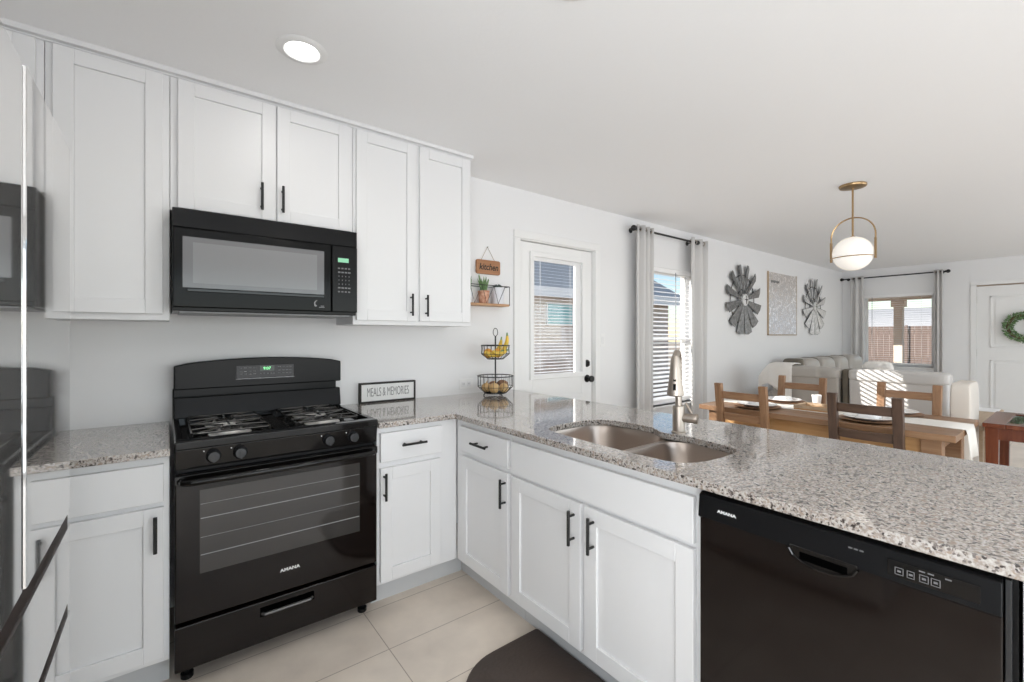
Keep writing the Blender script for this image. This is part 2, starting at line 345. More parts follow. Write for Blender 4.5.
def text(name, body, size, loc, rot, m, parent, sx=1.0, sy=1.0, shear=0.0, align='CENTER', ext=0.0006, off=0.0):
    cu = bpy.data.curves.new(name, 'FONT'); cu.body = body; cu.size = size; cu.align_x = align; cu.align_y = 'CENTER'; cu.extrude = ext; cu.shear = shear; cu.offset = off
    tmp = link(bpy.data.objects.new('tmp', cu)); me = bpy.data.meshes.new_from_object(tmp.evaluated_get(bpy.context.evaluated_depsgraph_get()))
    bpy.data.objects.remove(tmp); bpy.data.curves.remove(cu); me.materials.clear(); me.materials.append(m); me.name = name; o = link(bpy.data.objects.new(name, me))
    o.parent = parent; o.location = W[parent].inverted() @ Vector(loc); o.rotation_euler = rot; o.scale = (sx, sy, 1); return o
BACK = (PI/2, 0, 0); PEN = (PI/2, 0, -PI/2)
# local frames: u to the viewer's right, v up, n towards the viewer
def FB(y): return lambda u, v, n: (u, y-n, v)            # things on the back wall, facing -Y
def FP(x): return lambda u, v, n: (x-n, -u, v)           # peninsula front, facing -X ; u = -Y
def FL(x): return lambda u, v, n: (x+n, u, v)            # things facing +X
def fbox(bm, F, u0, u1, v0, v1, n0, n1, mi=0): return box(bm, u0, u1, v0, v1, n0, n1, mi, F)
def shaker(bm, F, u0, u1, v0, v1, t=0.02, w=0.058, rec=0.009):
    fbox(bm, F, u0, u0+w, v0, v1, 0, t); fbox(bm, F, u1-w, u1, v0, v1, 0, t)
    fbox(bm, F, u0+w, u1-w, v1-w, v1, 0, t); fbox(bm, F, u0+w, u1-w, v0, v0+w, 0, t)
    fbox(bm, F, u0+w, u1-w, v0+w, v1-w, 0, t-rec); return bm
def bar_pull(F, u, v, L, parent, vertical=True, n0=0.02):
    bm = BM(); h = L/2; n = n0+0.03
    def P(s, nn): return F(u, v+s, nn) if vertical else F(u+s, v, nn)
    tube(bm, [P(-h, n), P(h, n)], 0.006, 10)
    for s in (-h*0.68, h*0.68): tube(bm, [P(s, n0-0.002), P(s, n)], 0.0048, 8)
    return obj('handle', bm, M['handle'], parent)

# ---------------------------------------------------------------- room shell
CEIL = 2.43; XL = -0.98; XF = 9.47; YR = -5.6
def struct(name, bm, m, label, cat, **k):
    o = obj(name, bm, m, **k); props(o, label, cat, None, 'structure'); return o
bm = BM(); box(bm, XL-0.14, XF+0.14, YR-0.14, 0.14, -0.12, 0.0)
struct('floor', bm, M['tile'], 'beige stone tile floor with thin grout lines', 'floor')
bm = BM(); box(bm, XL-0.14, XF+0.14, YR-0.14, 0.14, CEIL, CEIL+0.12)
struct('ceiling', bm, M['ceil'], 'flat white textured ceiling', 'ceiling')
DX0, DX1, DT = 2.125, 3.003, 2.066           # back door rough opening
WX0, WX1, WZ0, WZ1 = 3.72, 4.60, 0.58, 2.00  # dining window
bm = BM()
box(bm, XL, DX0, 0, 0.14, 0, CEIL); box(bm, DX0, DX1, 0, 0.14, DT, CEIL); box(bm, DX1, WX0, 0, 0.14, 0, CEIL)
box(bm, WX0, WX1, 0, 0.14, 0, WZ0); box(bm, WX0, WX1, 0, 0.14, WZ1, CEIL); box(bm, WX1, XF, 0, 0.14, 0, CEIL)
struct('wall_back', bm, M['wall'], 'long white painted wall behind the stove, back door and round decor', 'wall')
FY0, FY1, FZ0, FZ1 = -1.20, -0.305, 0.80, 1.985   # living window
EY0, EY1, ET = -2.60, -1.64, 2.06               # entry door opening
bm = BM()
box(bm, XF, XF+0.14, FY1, 0.14, 0, CEIL); box(bm, XF, XF+0.14, FY0, FY1, 0, FZ0); box(bm, XF, XF+0.14, FY0, FY1, FZ1, CEIL)
box(bm, XF, XF+0.14, EY1, FY0, 0, CEIL); box(bm, XF, XF+0.14, EY0, EY1, ET, CEIL); box(bm, XF, XF+0.14, YR, EY0, 0, CEIL)
struct('wall_far', bm, M['wall'], 'far white wall with curtained window and entry door', 'wall')
bm = BM(); box(bm, XL-0.14, XL, YR, 0.14, 0, CEIL); struct('wall_left', bm, M['wall'], 'white kitchen wall behind the refrigerator', 'wall')
bm = BM()
for x0, x1 in ((XL, -0.2), (3.4, 4.6), (8.2, XF)): box(bm, x0, x1, YR-0.14, YR, 0, CEIL)
for x0, x1, z0 in ((-0.2, 3.4, 0.0), (4.6, 8.2, 0.4)):  # unseen openings, put in to let daylight into the room
    box(bm, x0, x1, YR-0.14, YR, 2.2, CEIL)
    if z0: box(bm, x0, x1, YR-0.14, YR, 0, z0)
struct('wall_rear', bm, M['wall'], 'white wall with wide openings added for daylight opposite the stove', 'wall')
# crown over upper cabinets
bm = BM()
pts = [(XL, 0, 2.4035), (XL, -0.302, 2.4035), (XL, -0.302, 2.408), (XL, -0.322, 2.410), (XL, -0.324, CEIL), (XL, 0, CEIL)]
prism(bm, pts, (1.512-XL, 0, 0)); struct('trim_1', bm, M['cab'], 'white crown strip between upper cabinets and ceiling', 'trim', bevel=0.002)
# baseboards
bm = BM()
box(bm, 2.06, 2.085, -0.016, 0, 0, 0.09); box(bm, 3.064, XF, -0.016, 0, 0, 0.09); struct('baseboard_back', bm, M['trim'], 'white baseboard along the wall under the window', 'baseboard', bevel=0.004)
bm = BM(); box(bm, XF-0.016, XF, -1.58, 0, 0, 0.09); box(bm, XF-0.016, XF, YR, -2.66, 0, 0.09); struct('baseboard_far', bm, M['trim'], 'white baseboard along the far wall', 'baseboard', bevel=0.004)
# back door casing and jamb
bm = BM()
for x0, x1 in ((2.078, 2.140), (2.988, 3.052)): box(bm, x0, x1, -0.016, 0, 0, 2.052)
box(bm, 2.078, 3.052, -0.016, 0, 2.0525, 2.112)
box(bm, 2.126, 2.148, 0.0, 0.138, 0, 2.064); box(bm, 2.981, 3.002, 0.0, 0.138, 0, 2.064); box(bm, 2.148, 2.981, 0, 0.138, 2.045, 2.064)
struct('trim_2', bm, M['trim'], 'white casing around the half-glass back door', 'trim', bevel=0.004)
bm = BM()
for y0, y1 in ((-1.665, -1.60), (-2.64, -2.575)): box(bm, XF-0.016, XF, y0, y1, 0, 2.045)
box(bm, XF-0.016, XF, -2.64, -1.60, 2.0455, 2.10)
struct('trim_3', bm, M['trim'], 'white casing around the entry door', 'trim', bevel=0.004)
# ---------------------------------------------------------------- back door (half glass, blinds inside)
door = thing('door_1', 'white half-glass back door with built-in blinds and black knob', 'door', (2.153, 0.02, 0.0), kind='structure')
LX0, LX1, LZ0, LZ1 = 2.290, 2.850, 0.985, 1.935
bm = BM(); Y0, Y1 = 0.02, 0.062
box(bm, 2.153, LX0, Y0, Y1, 0.004, 2.04); box(bm, LX1, 2.976, Y0, Y1, 0.004, 2.04); box(bm, LX0, LX1, Y0, Y1, 0.004, LZ0); box(bm, LX0, LX1, Y0, Y1, LZ1, 2.04)
for x0, x1, z0, z1 in ((2.26, 2.53, 0.18, 0.80), (2.60, 2.87, 0.18, 0.80)):
    box(bm, x0, x1, 0.012, Y0, z0, z1); box(bm, x0+0.03, x1-0.03, 0.006, 0.012, z0+0.03, z1-0.03)
obj('slab', bm, M['trim'], door, 0.003)
bm = BM(); w = 0.035
box(bm, LX0-w, LX0+0.004, 0.004, 0.02, LZ0-w, LZ1+w); box(bm, LX1-0.004, LX1+w, 0.004, 0.02, LZ0-w, LZ1+w)
box(bm, LX0, LX1, 0.004, 0.02, LZ0-w, LZ0+0.004); box(bm, LX0, LX1, 0.004, 0.02, LZ1-0.004, LZ1+w); obj('lite_frame', bm, M['trim'], door, 0.004)
bm = BM(); box(bm, LX0, LX1, 0.026, 0.029, LZ0, LZ1); box(bm, LX0, LX1, 0.054, 0.057, LZ0, LZ1); obj('glass_pane', bm, M['glass'], door)
bm = BM(); z = LZ0+0.014
while z < LZ1-0.02:
    hexa(bm, [(LX0+0.01, 0.031, z), (LX1-0.075, 0.031, z), (LX1-0.075, 0.049, z+0.005), (LX0+0.01, 0.049, z+0.005), (LX0+0.01, 0.031, z+0.0012), (LX1-0.075, 0.031, z+0.0012), (LX1-0.075, 0.049, z+0.0058), (LX0+0.01, 0.049, z+0.0058)]); z += 0.026
for x in (LX0+0.09, LX1-0.13): box(bm, x-0.002, x+0.002, 0.033, 0.034, LZ0, LZ1)
obj('blind_slats', bm, M['blind'], door)
bm = BM(); box(bm, LX1-0.07, LX1, 0.032, 0.052, LZ0, LZ1); obj('blind_side_channel', bm, M['blind'], door)
bm = BM(); box(bm, LX0, LX1-0.07, 0.032, 0.052, LZ1-0.03, LZ1); obj('blind_headrail', bm, M['blind'], door)
Fd = lambda a, b, h: (a, -h, b)
bm = BM(); lathe(bm, (2.915, 0.02, 0.925), [(0.033, 0), (0.033, 0.006), (0.012, 0.010), (0.011, 0.03), (0.024, 0.04), (0.029, 0.052), (0.026, 0.064), (0.0, 0.068)], 20, Fd); obj('knob', bm, M['handle'], door)
bm = BM(); lathe(bm, (2.91, 0.02, 1.058), [(0.032, 0), (0.032, 0.01), (0.026, 0.016), (0.0, 0.017)], 20, Fd); box(bm, 2.905, 2.915, -0.015, 0.004, 1.04, 1.076); obj('deadbolt', bm, M['handle'], door)
for z in (0.2, 1.05, 1.78):
    bm = BM(); cyl(bm, (2.1495, 0.012, z), (2.1495, 0.012, z+0.1), 0.006, 8); obj('hinge', bm, M['nickel'], door)
# ---------------------------------------------------------------- entry door
d2 = thing('door_2', 'white two-panel entry door on the far wall', 'door', (XF+0.02, -1.66, 0), kind='structure')
bm = BM(); box(bm, XF+0.02, XF+0.06, -2.57, -1.662, 0.004, 2.03)
for z0, z1 in ((1.13, 1.88), (0.2, 0.95)):
    y0, y1 = -2.44, -1.80
    for a in ((y0, y1, z0, z0+0.018), (y0, y1, z1-0.018, z1), (y0, y0+0.018, z0, z1), (y1-0.018, y1, z0, z1)): box(bm, XF+0.008, XF+0.02, *a)
    box(bm, XF+0.012, XF+0.02, y0+0.05, y1-0.05, z0+0.05, z1-0.05)
obj('slab', bm, M['trim'], d2, 0.003)
bm = BM(); lathe(bm, (XF+0.02, -2.50, 0.95), [(0.033, 0), (0.033, 0.006), (0.012, 0.010), (0.011, 0.03), (0.024, 0.04), (0.029, 0.052), (0.0, 0.066)], 18, lambda a, b, h: (-h, a, b)); obj('knob', bm, M['handle'], d2)
for z in (0.2, 1.0, 1.78):
    bm = BM(); cyl(bm, (XF+0.014, -1.6585, z), (XF+0.014, -1.6585, z+0.1), 0.006, 8); obj('hinge', bm, M['nickel'], d2)
# ---------------------------------------------------------------- windows
w1 = thing('window_1', 'tall dining window with white frame and half-open blinds', 'window', (WX0, 0.08, WZ0), kind='structure')
def window_frame(parent, F, u0, u1, v0, v1, n0, n1, mull=None, rail=None, w=0.04):
    bm = BM(); fbox(bm, F, u0, u0+w, v0, v1, n0, n1); fbox(bm, F, u1-w, u1, v0, v1, n0, n1); fbox(bm, F, u0+w, u1-w, v0, v0+w, n0, n1); fbox(bm, F, u0+w, u1-w, v1-w, v1, n0, n1)
    if rail: fbox(bm, F, u0+w, u1-w, rail-0.02, rail+0.02, n0, n1)
    obj('window_frame', bm, M['trim'], parent, 0.003)
    bm = BM(); fbox(bm, F, u0+w, u1-w, v0+w, v1-w, (n0+n1)/2-0.002, (n0+n1)/2+0.002); obj('glass_pane', bm, M['glass'], parent)
window_frame(w1, FB(0.10), WX0+0.001, WX1-0.001, WZ0+0.001, WZ1-0.001, -0.03, 0.02, rail=1.27)
bm = BM(); box(bm, WX0-0.03, WX1+0.03, -0.03, 0.075, WZ0-0.02, WZ0+0.0); obj('window_sill', bm, M['trim'], w1, 0.004)
w2 = thing('window_2', 'living room window on the far wall behind sheer blinds', 'window', (XF+0.08, FY1, FZ0), kind='structure')
window_frame(w2, lambda u, v, n: (XF+0.10-n, u, v), FY0+0.001, FY1-0.001, FZ0+0.001, FZ1-0.001, -0.03, 0.02)
bm = BM(); box(bm, XF-0.03, XF+0.075, FY0-0.03, FY1+0.03, FZ0-0.02, FZ0); obj('window_sill', bm, M['trim'], w2, 0.004)
def blinds(label, F, u0, u1, v0, v1, pitch, depth, tilt, parentloc, cordu):
    t = thing('window_blind', label, 'blind', parentloc, group=None)
    bm = BM(); fbox(bm, F, u0, u1, v1-0.045, v1, 0, 0.045); obj('headrail', bm, M['blind'], t, 0.003)
    bm = BM(); v = v0+0.05
    while v < v1-0.06:
        dv = tilt*depth
        P = [F(u0, v, 0.0), F(u1, v, 0.0), F(u1, v-dv, depth), F(u0, v-dv, depth)]; Q = [(p[0], p[1], p[2]+0.0028) for p in P]
        hexa(bm, P+Q); v += pitch
    obj('slats', bm, M['blind'], t)
    bm = BM(); fbox(bm, F, u0, u1, v0, v0+0.03, 0.008, 0.038); obj('bottom_rail', bm, M['blind'], t, 0.003)
    for u in (u0+0.14, u1-0.14):
        bm = BM(); fbox(bm, F, u-0.001, u+0.001, v0+0.02, v1-0.03, 0.046, 0.048); obj('ladder_cord', bm, M['blind'], t)
    bm = BM(); tube(bm, [F(cordu, v1-0.03, 0.05), F(cordu, v0+0.35, 0.052)], 0.004, 6); obj('tilt_wand', bm, M['gloss'], t)
blinds('white slatted blind in the tall dining window', FB(0.055), WX0+0.008, WX1-0.008, WZ0+0.03, WZ1, 0.044, 0.048, 0.30, (WX0+0.008, 0.055, WZ0+0.03), WX0+0.55)
blinds('thin white blind in the living room window', lambda u, v, n: (XF+0.055-n, u, v), FY0+0.008, FY1-0.008, FZ0+0.03, FZ1, 0.036, 0.044, 0.0, (XF+0.055, FY0, FZ0+0.03), FY1-0.12)
# ---------------------------------------------------------------- outside
bm = BM(); box(bm, -40, 90, -60, 60, -0.3, -0.13); struct('ground', bm, M['sand'], 'dry sandy yard outside the windows', 'ground')
t = thing('patio_cover', 'tan patio cover with square post outside the far window', 'patio cover', (11.6, -0.4, -0.13))
bm = BM(); box(bm, 11.5, 11.66, -0.42, -0.285, -0.13, 2.02); box(bm, 11.46, 11.70, -0.455, -0.25, 1.88, 2.02); obj('post', bm, M['stucco'], t)
bm = BM(); box(bm, 11.48, 11.74, -3.6, 2.4, 2.02, 2.22); obj('beam', bm, M['stucco'], t)
bm = BM(); box(bm, 9.66, 11.9, -3.6, 2.4, 2.30, 2.40); box(bm, 9.66, 11.9, -3.6, 2.4, 2.22, 2.30); obj('roof_panel', bm, M['stucco'], t)
t = thing('yard_fence', 'brown wooden fence across the yard seen through the far window', 'fence', (30, 0, -0.13))
bm = BM()
for k in range(110):
    y = -12+k*0.25; box(bm, 30, 30.03, y, y+0.235, -0.13, 1.8)
obj('boards', bm, M['fence'], t)
for k in range(8):
    bm = BM(); box(bm, 29.9, 30.0, -9+k*3.0, -8.9+k*3.0, -0.13, 1.85); obj('post', bm, M['fence'], t)
def house(name, label, x0, x1, y0, y1, zw, zr, wallm, ridge_axis, loc):
    t = thing(name, label, 'house', loc); bm = BM(); box(bm, x0, x1, y0, y1, -0.13, zw); obj('wall', bm, wallm, t)
    o = 0.45; bm = BM()
    if ridge_axis == 'x': ym = (y0+y1)/2; prism(bm, [(x0-o, y0-o, zw+0.02), (x0-o, y1+o, zw+0.02), (x0-o, ym, zr)], (x1-x0+2*o, 0, 0))
    else: xm = (x0+x1)/2; prism(bm, [(x0-o, y0-o, zw+0.02), (x1+o, y0-o, zw+0.02), (xm, y0-o, zr)], (0, y1-y0+2*o, 0))
    obj('roof', bm, M['roof'], t)
    bm = BM(); box(bm, x0-o, x1+o, y0-o-0.04, y0-o, zw-0.18, zw+0.04); box(bm, x0-o-0.04, x0-o, y0-o-0.04, y1+o, zw-0.18, zw+0.04); obj('fascia', bm, M['whitetrim'] if name == 'neighbour_house' else M['roof'], t); return t
h = house('neighbour_house', 'neighbouring brick house seen through the back door glass', 2.5, 12.6, 5.5, 12, 2.40, 4.6, M['brick'], 'x', (7.5, 5.5, -0.13))
bm = BM(); box(bm, 7.36, 8.26, 5.44, 5.5, 1.56, 2.12); f = obj('window', bm, M['whitetrim'], h); bm = BM(); box(bm, 7.40, 8.22, 5.43, 5.44, 1.60, 2.08); obj('pane', bm, mat('window_sky_tint', (0.20, 0.48, 0.52), 0.15), f)
house('distant_house', 'grey-roofed house beyond the yard fence', 40, 50, 0.8, 12, 1.9, 3.45, M['brick'], 'y', (45, 6, -0.13))
house('distant_house', 'low grey-roofed house seen right of the patio post', 46, 56, -14, -1.6, 1.8, 2.75, M['brick'], 'y', (51, -8, -0.13))
# ================================================================ kitchen cabinets
CT = 0.893; CB = 0.866
def carcass(bm, F, u0, u1, depth, z0, z1, stiles, rails, fr=0.019):
    """open-front look: box plus face frame (stiles/rails as u or v ranges)"""
    fbox(bm, F, u0, u1, z0, z1, -depth, -fr)
    for a, b in stiles: fbox(bm, F, a, b, z0, z1, -fr, 0)
    for a, b, c, d in rails: fbox(bm, F, a, b, c, d, -fr, 0)
def base_cabinet(name, label, F, loc, u0, u1, depth, fronts, group=None, toe=(None, None), hollow=False):
    """fronts: list of (kind, u0, u1, v0, v1, handle or None)"""
    t = thing(name, label, 'cabinet', loc, group=group)
    bm = BM(); fbox(bm, F, u0, u1, 0.117, CB if not hollow else 0.62, -depth, -0.02 if hollow else 0.0)
    if hollow: fbox(bm, F, u0, u1, 0.117, CB, -0.0195, 0.0)
    obj('carcass', bm, M['cab'], t, 0.0015)
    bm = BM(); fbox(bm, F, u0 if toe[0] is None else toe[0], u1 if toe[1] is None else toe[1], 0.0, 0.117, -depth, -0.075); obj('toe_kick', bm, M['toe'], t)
    for kind, a, b, c, d, hd in fronts:
        bm = BM()
        if kind == 'door': shaker(bm, F, a, b, c, d); o = obj('door', bm, M['cab'], t, 0.0018)
        else: fbox(bm, F, a, b, c, d, 0, 0.02); o = obj('drawer' if kind == 'drawer' else 'false_front', bm, M['cab'], t, 0.003)
        if hd: bar_pull(F, hd[0], hd[1], 0.128, o, hd[2])
    return t
FY = FB(-0.628); FX = FP(1.21)
base_cabinet('base_cabinet', 'white base cabinet between refrigerator and stove', FY, (-0.19, -0.628, 0), -0.385, -0.004, 0.62,
    [('drawer', -0.357, -0.020, 0.70, 0.837, None), ('door', -0.357, -0.020, 0.14, 0.683, (-0.044, 0.596, True))])
base_cabinet('corner_cabinet', 'blind corner base cabinet hidden behind the refrigerator', FY, (-0.68, -0.628, 0), -0.975, -0.387, 0.62,
    [('drawer', -0.66, -0.41, 0.70, 0.837, None), ('door', -0.66, -0.41, 0.14, 0.683, (-0.63, 0.585, True))])
base_cabinet('base_cabinet', 'white drawer base cabinet just right of the stove', FY, (0.95, -0.628, 0), 0.772, 1.208, 0.62,
    [('drawer', 0.785, 1.113, 0.70, 0.838, (0.9455, 0.775, False)), ('door', 0.785, 1.103, 0.135, 0.672, (0.800, 0.590, True))], toe=(None, 1.284))
base_cabinet('base_cabinet', 'narrow white peninsula cabinet beside the inside corner', FX, (1.21, -0.86, 0), 0.632, 1.108, 0.60,
    [('drawer', 0.692, 1.098, 0.705, 0.833, (0.899, 0.773, False)), ('door', 0.692, 1.100, 0.137, 0.682, (1.083, 0.595, True))], toe=(0.555, 1.108))
base_cabinet('sink_base_cabinet', 'white double-door cabinet under the sink', FX, (1.21, -1.55, 0), 1.110, 2.002, 0.60,
    [('false', 1.125, 1.987, 0.695, 0.833, None), ('door', 1.125, 1.541, 0.137, 0.680, (1.510, 0.588, True)), ('door', 1.561, 1.987, 0.137, 0.680, (1.606, 0.591, True))], hollow=True)
t = thing('peninsula_panel', 'white end and back panel enclosing the peninsula', 'cabinet panel', (1.5, -2.65, 0))
bm = BM(); fbox(bm, FX, 2.614, 2.66, 0.0, CB, -0.60, 0.0); obj('end_panel', bm, M['cab'], t, 0.002)
bm = BM(); box(bm, 1.815, 1.835, -2.66, -0.002, 0, CB); obj('back_panel', bm, M['cab'], t, 0.002)
# ---------------------------------------------------------------- upper cabinets
FU = FB(-0.295)
def upper(label, loc, u0, u1, z0, doors, group='upper cabinets along the stove wall'):
    t = thing('upper_cabinet', label, 'cabinet', loc, group=group)
    bm = BM(); fbox(bm, FU, u0, u1, z0, 2.403, -0.293, 0); obj('carcass', bm, M['cab'], t, 0.0015)
    for a, b, c, d, hd in doors:
        bm = BM(); shaker(bm, FU, a, b, c, d); o = obj('door', bm, M['cab'], t, 0.0018)
        if hd: bar_pull(FU, hd[0], hd[1], 0.125, o, True)
UZ = 1.364
upper('tall single-door white upper cabinet left of the microwave', (-0.19, -0.295, UZ), -0.372, -0.002, UZ, [(-0.350, -0.024, 1.390, 2.396, None)])
upper('white upper cabinet in the corner above the refrigerator', (-0.67, -0.295, UZ), -0.972, -0.374, UZ, [(-0.80, -0.394, 1.390, 2.396, None)])
upper('short two-door white upper cabinet above the microwave', (0.38, -0.295, 1.835), 0.0, 0.768, 1.835, [(0.026, 0.400, 1.846, 2.396, (0.339, 1.946)), (0.406, 0.750, 1.846, 2.396, (0.427, 1.947))])
upper('tall two-door white upper cabinet right of the microwave', (1.13, -0.295, UZ), 0.770, 1.508, 1.359, [(0.784, 1.128, 1.383, 2.396, (1.091, 1.475)), (1.150, 1.492, 1.383, 2.396, (1.185, 1.473))])
# ---------------------------------------------------------------- countertops
o = slab_with_holes('countertop', [(-0.975, -0.666), (-0.002, -0.666), (-0.002, -0.002), (-0.975, -0.002)], [], CB+0.0005, CT, M['granite'], 0.003)
props(o, 'short speckled granite countertop left of the stove', 'countertop')
def bez(p0, p1, p2, n=8): return [((1-t)**2*p0[0]+2*t*(1-t)*p1[0]+t*t*p2[0], (1-t)**2*p0[1]+2*t*(1-t)*p1[1]+t*t*p2[1]) for t in [i/n for i in range(n)]]
# sink opening: wide left bowl, narrower right bowl (curved back edge)
hole = [(1.311, -1.237), (1.350, -1.216), (1.438, -1.202), (1.540, -1.201), (1.610, -1.212), (1.655, -1.238), (1.683, -1.285), (1.694, -1.355), (1.697, -1.436), (1.690, -1.500), (1.668, -1.540), (1.645, -1.570), (1.636, -1.595),
        (1.640, -1.620), (1.650, -1.660), (1.650, -1.708), (1.640, -1.771), (1.630, -1.833), (1.621, -1.885), (1.604, -1.912), (1.570, -1.928), (1.520, -1.934), (1.454, -1.934), (1.372, -1.926), (1.315, -1.907), (1.282, -1.879), (1.269, -1.835), (1.267, -1.75), (1.267, -1.60), (1.272, -1.47), (1.279, -1.344), (1.290, -1.275)]
outer = [(0.770, -0.002), (0.770, -0.666), (1.164, -0.666), (1.174, -0.676), (1.174, -2.69), (2.066, -2.69), (2.066, -0.002)]
o = slab_with_holes('countertop', outer, [hole], CB+0.0005, CT, M['granite'], 0.003)
props(o, 'long L-shaped speckled granite countertop with the sink cut in', 'countertop')
# ---------------------------------------------------------------- sink
t = thing('kitchen_sink', 'brushed steel double-bowl sink set under the granite', 'sink', (1.5, -1.55, 0.70))
def bowl(x0, x1, y0, y1, r, depth, back=None):
    bm = BM(); L_ = []
    for (ins, z) in ((-0.012, CB-0.001), (0.0, CB-0.004), (0.006, CB-0.03), (0.018, CB-depth+0.04), (0.04, CB-depth+0.008), (0.08, CB-depth)):
        pts = rrect(x0+ins, x1-ins, y0+ins, y1-ins, max(0.02, r-ins*0.4), 8)
        L_.append([bm.verts.new((p[0], p[1], z)) for p in pts])
    n = len(L_[0])
    for a, b in zip(L_, L_[1:]):
        for k in range(n): bm.faces.new([a[k], a[(k+1) % n], b[(k+1) % n], b[k]])
    bm.faces.new(L_[-1]); return bm
obj('bowl', bowl(1.258, 1.712, -1.600, -1.190, 0.11, 0.21), M['sink'], t, solid=0.002, angle=60)
obj('bowl', bowl(1.258, 1.668, -1.946, -1.626, 0.09, 0.17), M['sink'], t, solid=0.002, angle=60)
bm = BM(); box(bm, 1.262, 1.68, -1.626, -1.600, CB-0.02, CB-0.006); obj('divider', bm, M['sink'], t, 0.004)
for x, y, d in ((1.49, -1.40, 0.21), (1.46, -1.79, 0.17)):
    bm = BM(); lathe(bm, (x, y, CB-d), [(0.0, 0.004), (0.030, 0.004), (0.034, 0.006), (0.045, 0.006), (0.047, 0.001)], 24); obj('drain', bm, M['chrome'], t)
# ---------------------------------------------------------------- faucet
fx, fy = 1.686, -1.633; fd = Vector((-0.97, -0.44, 0)).normalized(); fp = Vector((fx, fy, 0))
t = thing('faucet', 'brushed nickel pull-down faucet standing behind the sink', 'faucet', (fx, fy, CT))
bm = BM(); lathe(bm, (fx, fy, CT+0.0005), [(0.029, 0), (0.029, 0.004), (0.0245, 0.008), (0.0245, 0.108), (0.023, 0.113), (0.016, 0.114)], 24); obj('body', bm, M['nickel'], t)
bm = BM(); R_ = 0.048; zc = 1.182; path = [(fx, fy, CT+0.10), (fx, fy, 1.08), (fx, fy, zc)]
for k in range(1, 13):
    a = PI*k/12; p = fp+fd*(R_-R_*math.cos(a)); path.append((p.x, p.y, zc+R_*math.sin(a)))
tube(bm, path, 0.0135, 14); obj('spout', bm, M['nickel'], t)
hp_ = fp+fd*(2*R_); ang = math.atan2(fd.y, fd.x)
FH = lambda a, b, h: Vector((math.cos(ang)*a*0.8-math.sin(ang)*b, math.sin(ang)*a*0.8+math.cos(ang)*b, h))
bm = BM(); lathe(bm, (hp_.x, hp_.y, 0), [(0.0, 1.222), (0.012, 1.220), (0.0175, 1.208), (0.0205, 1.17), (0.025, 1.12), (0.032, 1.072), (0.032, 1.062), (0.026, 1.058), (0.0, 1.058)], 22, FH); h = obj('spray_head', bm, M['nickel'], t)
bm = BM(); side = Vector((-fd.y, fd.x, 0))
for zz0, zz1, hw, ex in ((1.118, 1.130, 0.0055, 0.0212), (1.083, 1.108, 0.0055, 0.0250)):
    q = hp_+fd*ex
    hexa(bm, [q-side*hw-fd*0.008+Vector((0, 0, zz0)), q+side*hw-fd*0.008+Vector((0, 0, zz0)), q+side*hw+Vector((0, 0, zz0)), q-side*hw+Vector((0, 0, zz0)), q-side*hw-fd*0.008+Vector((0, 0, zz1)), q+side*hw-fd*0.008+Vector((0, 0, zz1)), q+side*hw-fd*0.003+Vector((0, 0, zz1)), q-side*hw-fd*0.003+Vector((0, 0, zz1))])
obj('button', bm, M['blackplastic'], h)
hv = Vector((0.35, -0.94, 0)).normalized()
bm = BM(); p0 = fp+hv*0.015; p1 = fp+hv*0.062; p2 = fp+hv*0.075
tube(bm, [(p0.x, p0.y, 0.957), (p1.x, p1.y, 0.957)], 0.019, 18); tube(bm, [(p1.x, p1.y, 0.957), (p2.x, p2.y, 0.957)], [0.021, 0.020], 18); hb = obj('valve', bm, M['nickel'], t)
bm = BM(); q0 = fp+hv*0.052; q1 = fp+hv*0.024+Vector((0.01, 0, 0)); tube(bm, [(q0.x, q0.y, 0.976), (q1.x, q1.y, 1.018)], [0.0055, 0.0045], 10); obj('lever', bm, M['nickel'], t)
# ---------------------------------------------------------------- refrigerator
FR = -0.187; FTOP = 1.722; RY0, RY1 = -2.105, -1.264
t = thing('refrigerator', 'tall mirror-polished steel French-door refrigerator at the kitchen entrance', 'refrigerator', (-0.55, -1.655, 0))
bm = BM(); box(bm, -0.93, FR-0.068, RY0+0.004, RY1-0.004, 0.02, FTOP-0.012); obj('body', bm, M['steelside'], t, 0.004)
def fridge_panel(name, y0, y1, z0, z1, lab=None, skew=0.0):
    bm = BM(); prof = [(FR-0.0035, y0), (FR-0.001, y0+0.0012), (FR, y0+0.0035), (FR, y1-0.0035), (FR-0.001, y1-0.0012), (FR-0.0035, y1)]
    prof = [(x-skew*(y-y0)/(y1-y0), y) for x, y in prof]
    pts = [(x, y, z0) for x, y in prof]+[(FR-0.064, y1, z0), (FR-0.064, y0, z0)]
    prism(bm, pts, (0, 0, z1-z0)); return obj(name, bm, M['steel'], t, 0.0, lab, angle=3)
ymid = -1.670
fridge_panel('door', ymid+0.0025, RY1, 0.902, FTOP); fridge_panel('door', RY0, ymid-0.0025, 0.902, FTOP, skew=0.0030)
fridge_panel('drawer', RY0, RY1, 0.704, 0.869); fridge_panel('drawer', RY0, RY1, 0.07, 0.674)
bm = BM(); box(bm, FR-0.060, FR-0.004, RY0+0.001, RY1-0.001, 0.8685, 0.9025); obj('groove_shade_strip', bm, M['grooveshade'], t)  # almost flush dark strips stand in for the shaded grooves
bm = BM(); box(bm, FR-0.060, FR-0.004, RY0+0.001, RY1-0.001, 0.6735, 0.7045); obj('groove_shade_strip', bm, M['grooveshade'], t)
bm = BM(); box(bm, FR-0.050, FR-0.020, ymid-0.0024, ymid+0.0024, 0.902, FTOP-0.004); obj('door_seal', bm, M['gloss'], t)
for y in (RY1-0.06, RY0+0.06):
    bm = BM(); box(bm, FR-0.11, FR-0.03, y-0.035, y+0.035, FTOP-0.013, FTOP+0.014); obj('hinge_cover', bm, M['steelside'], t, 0.006)
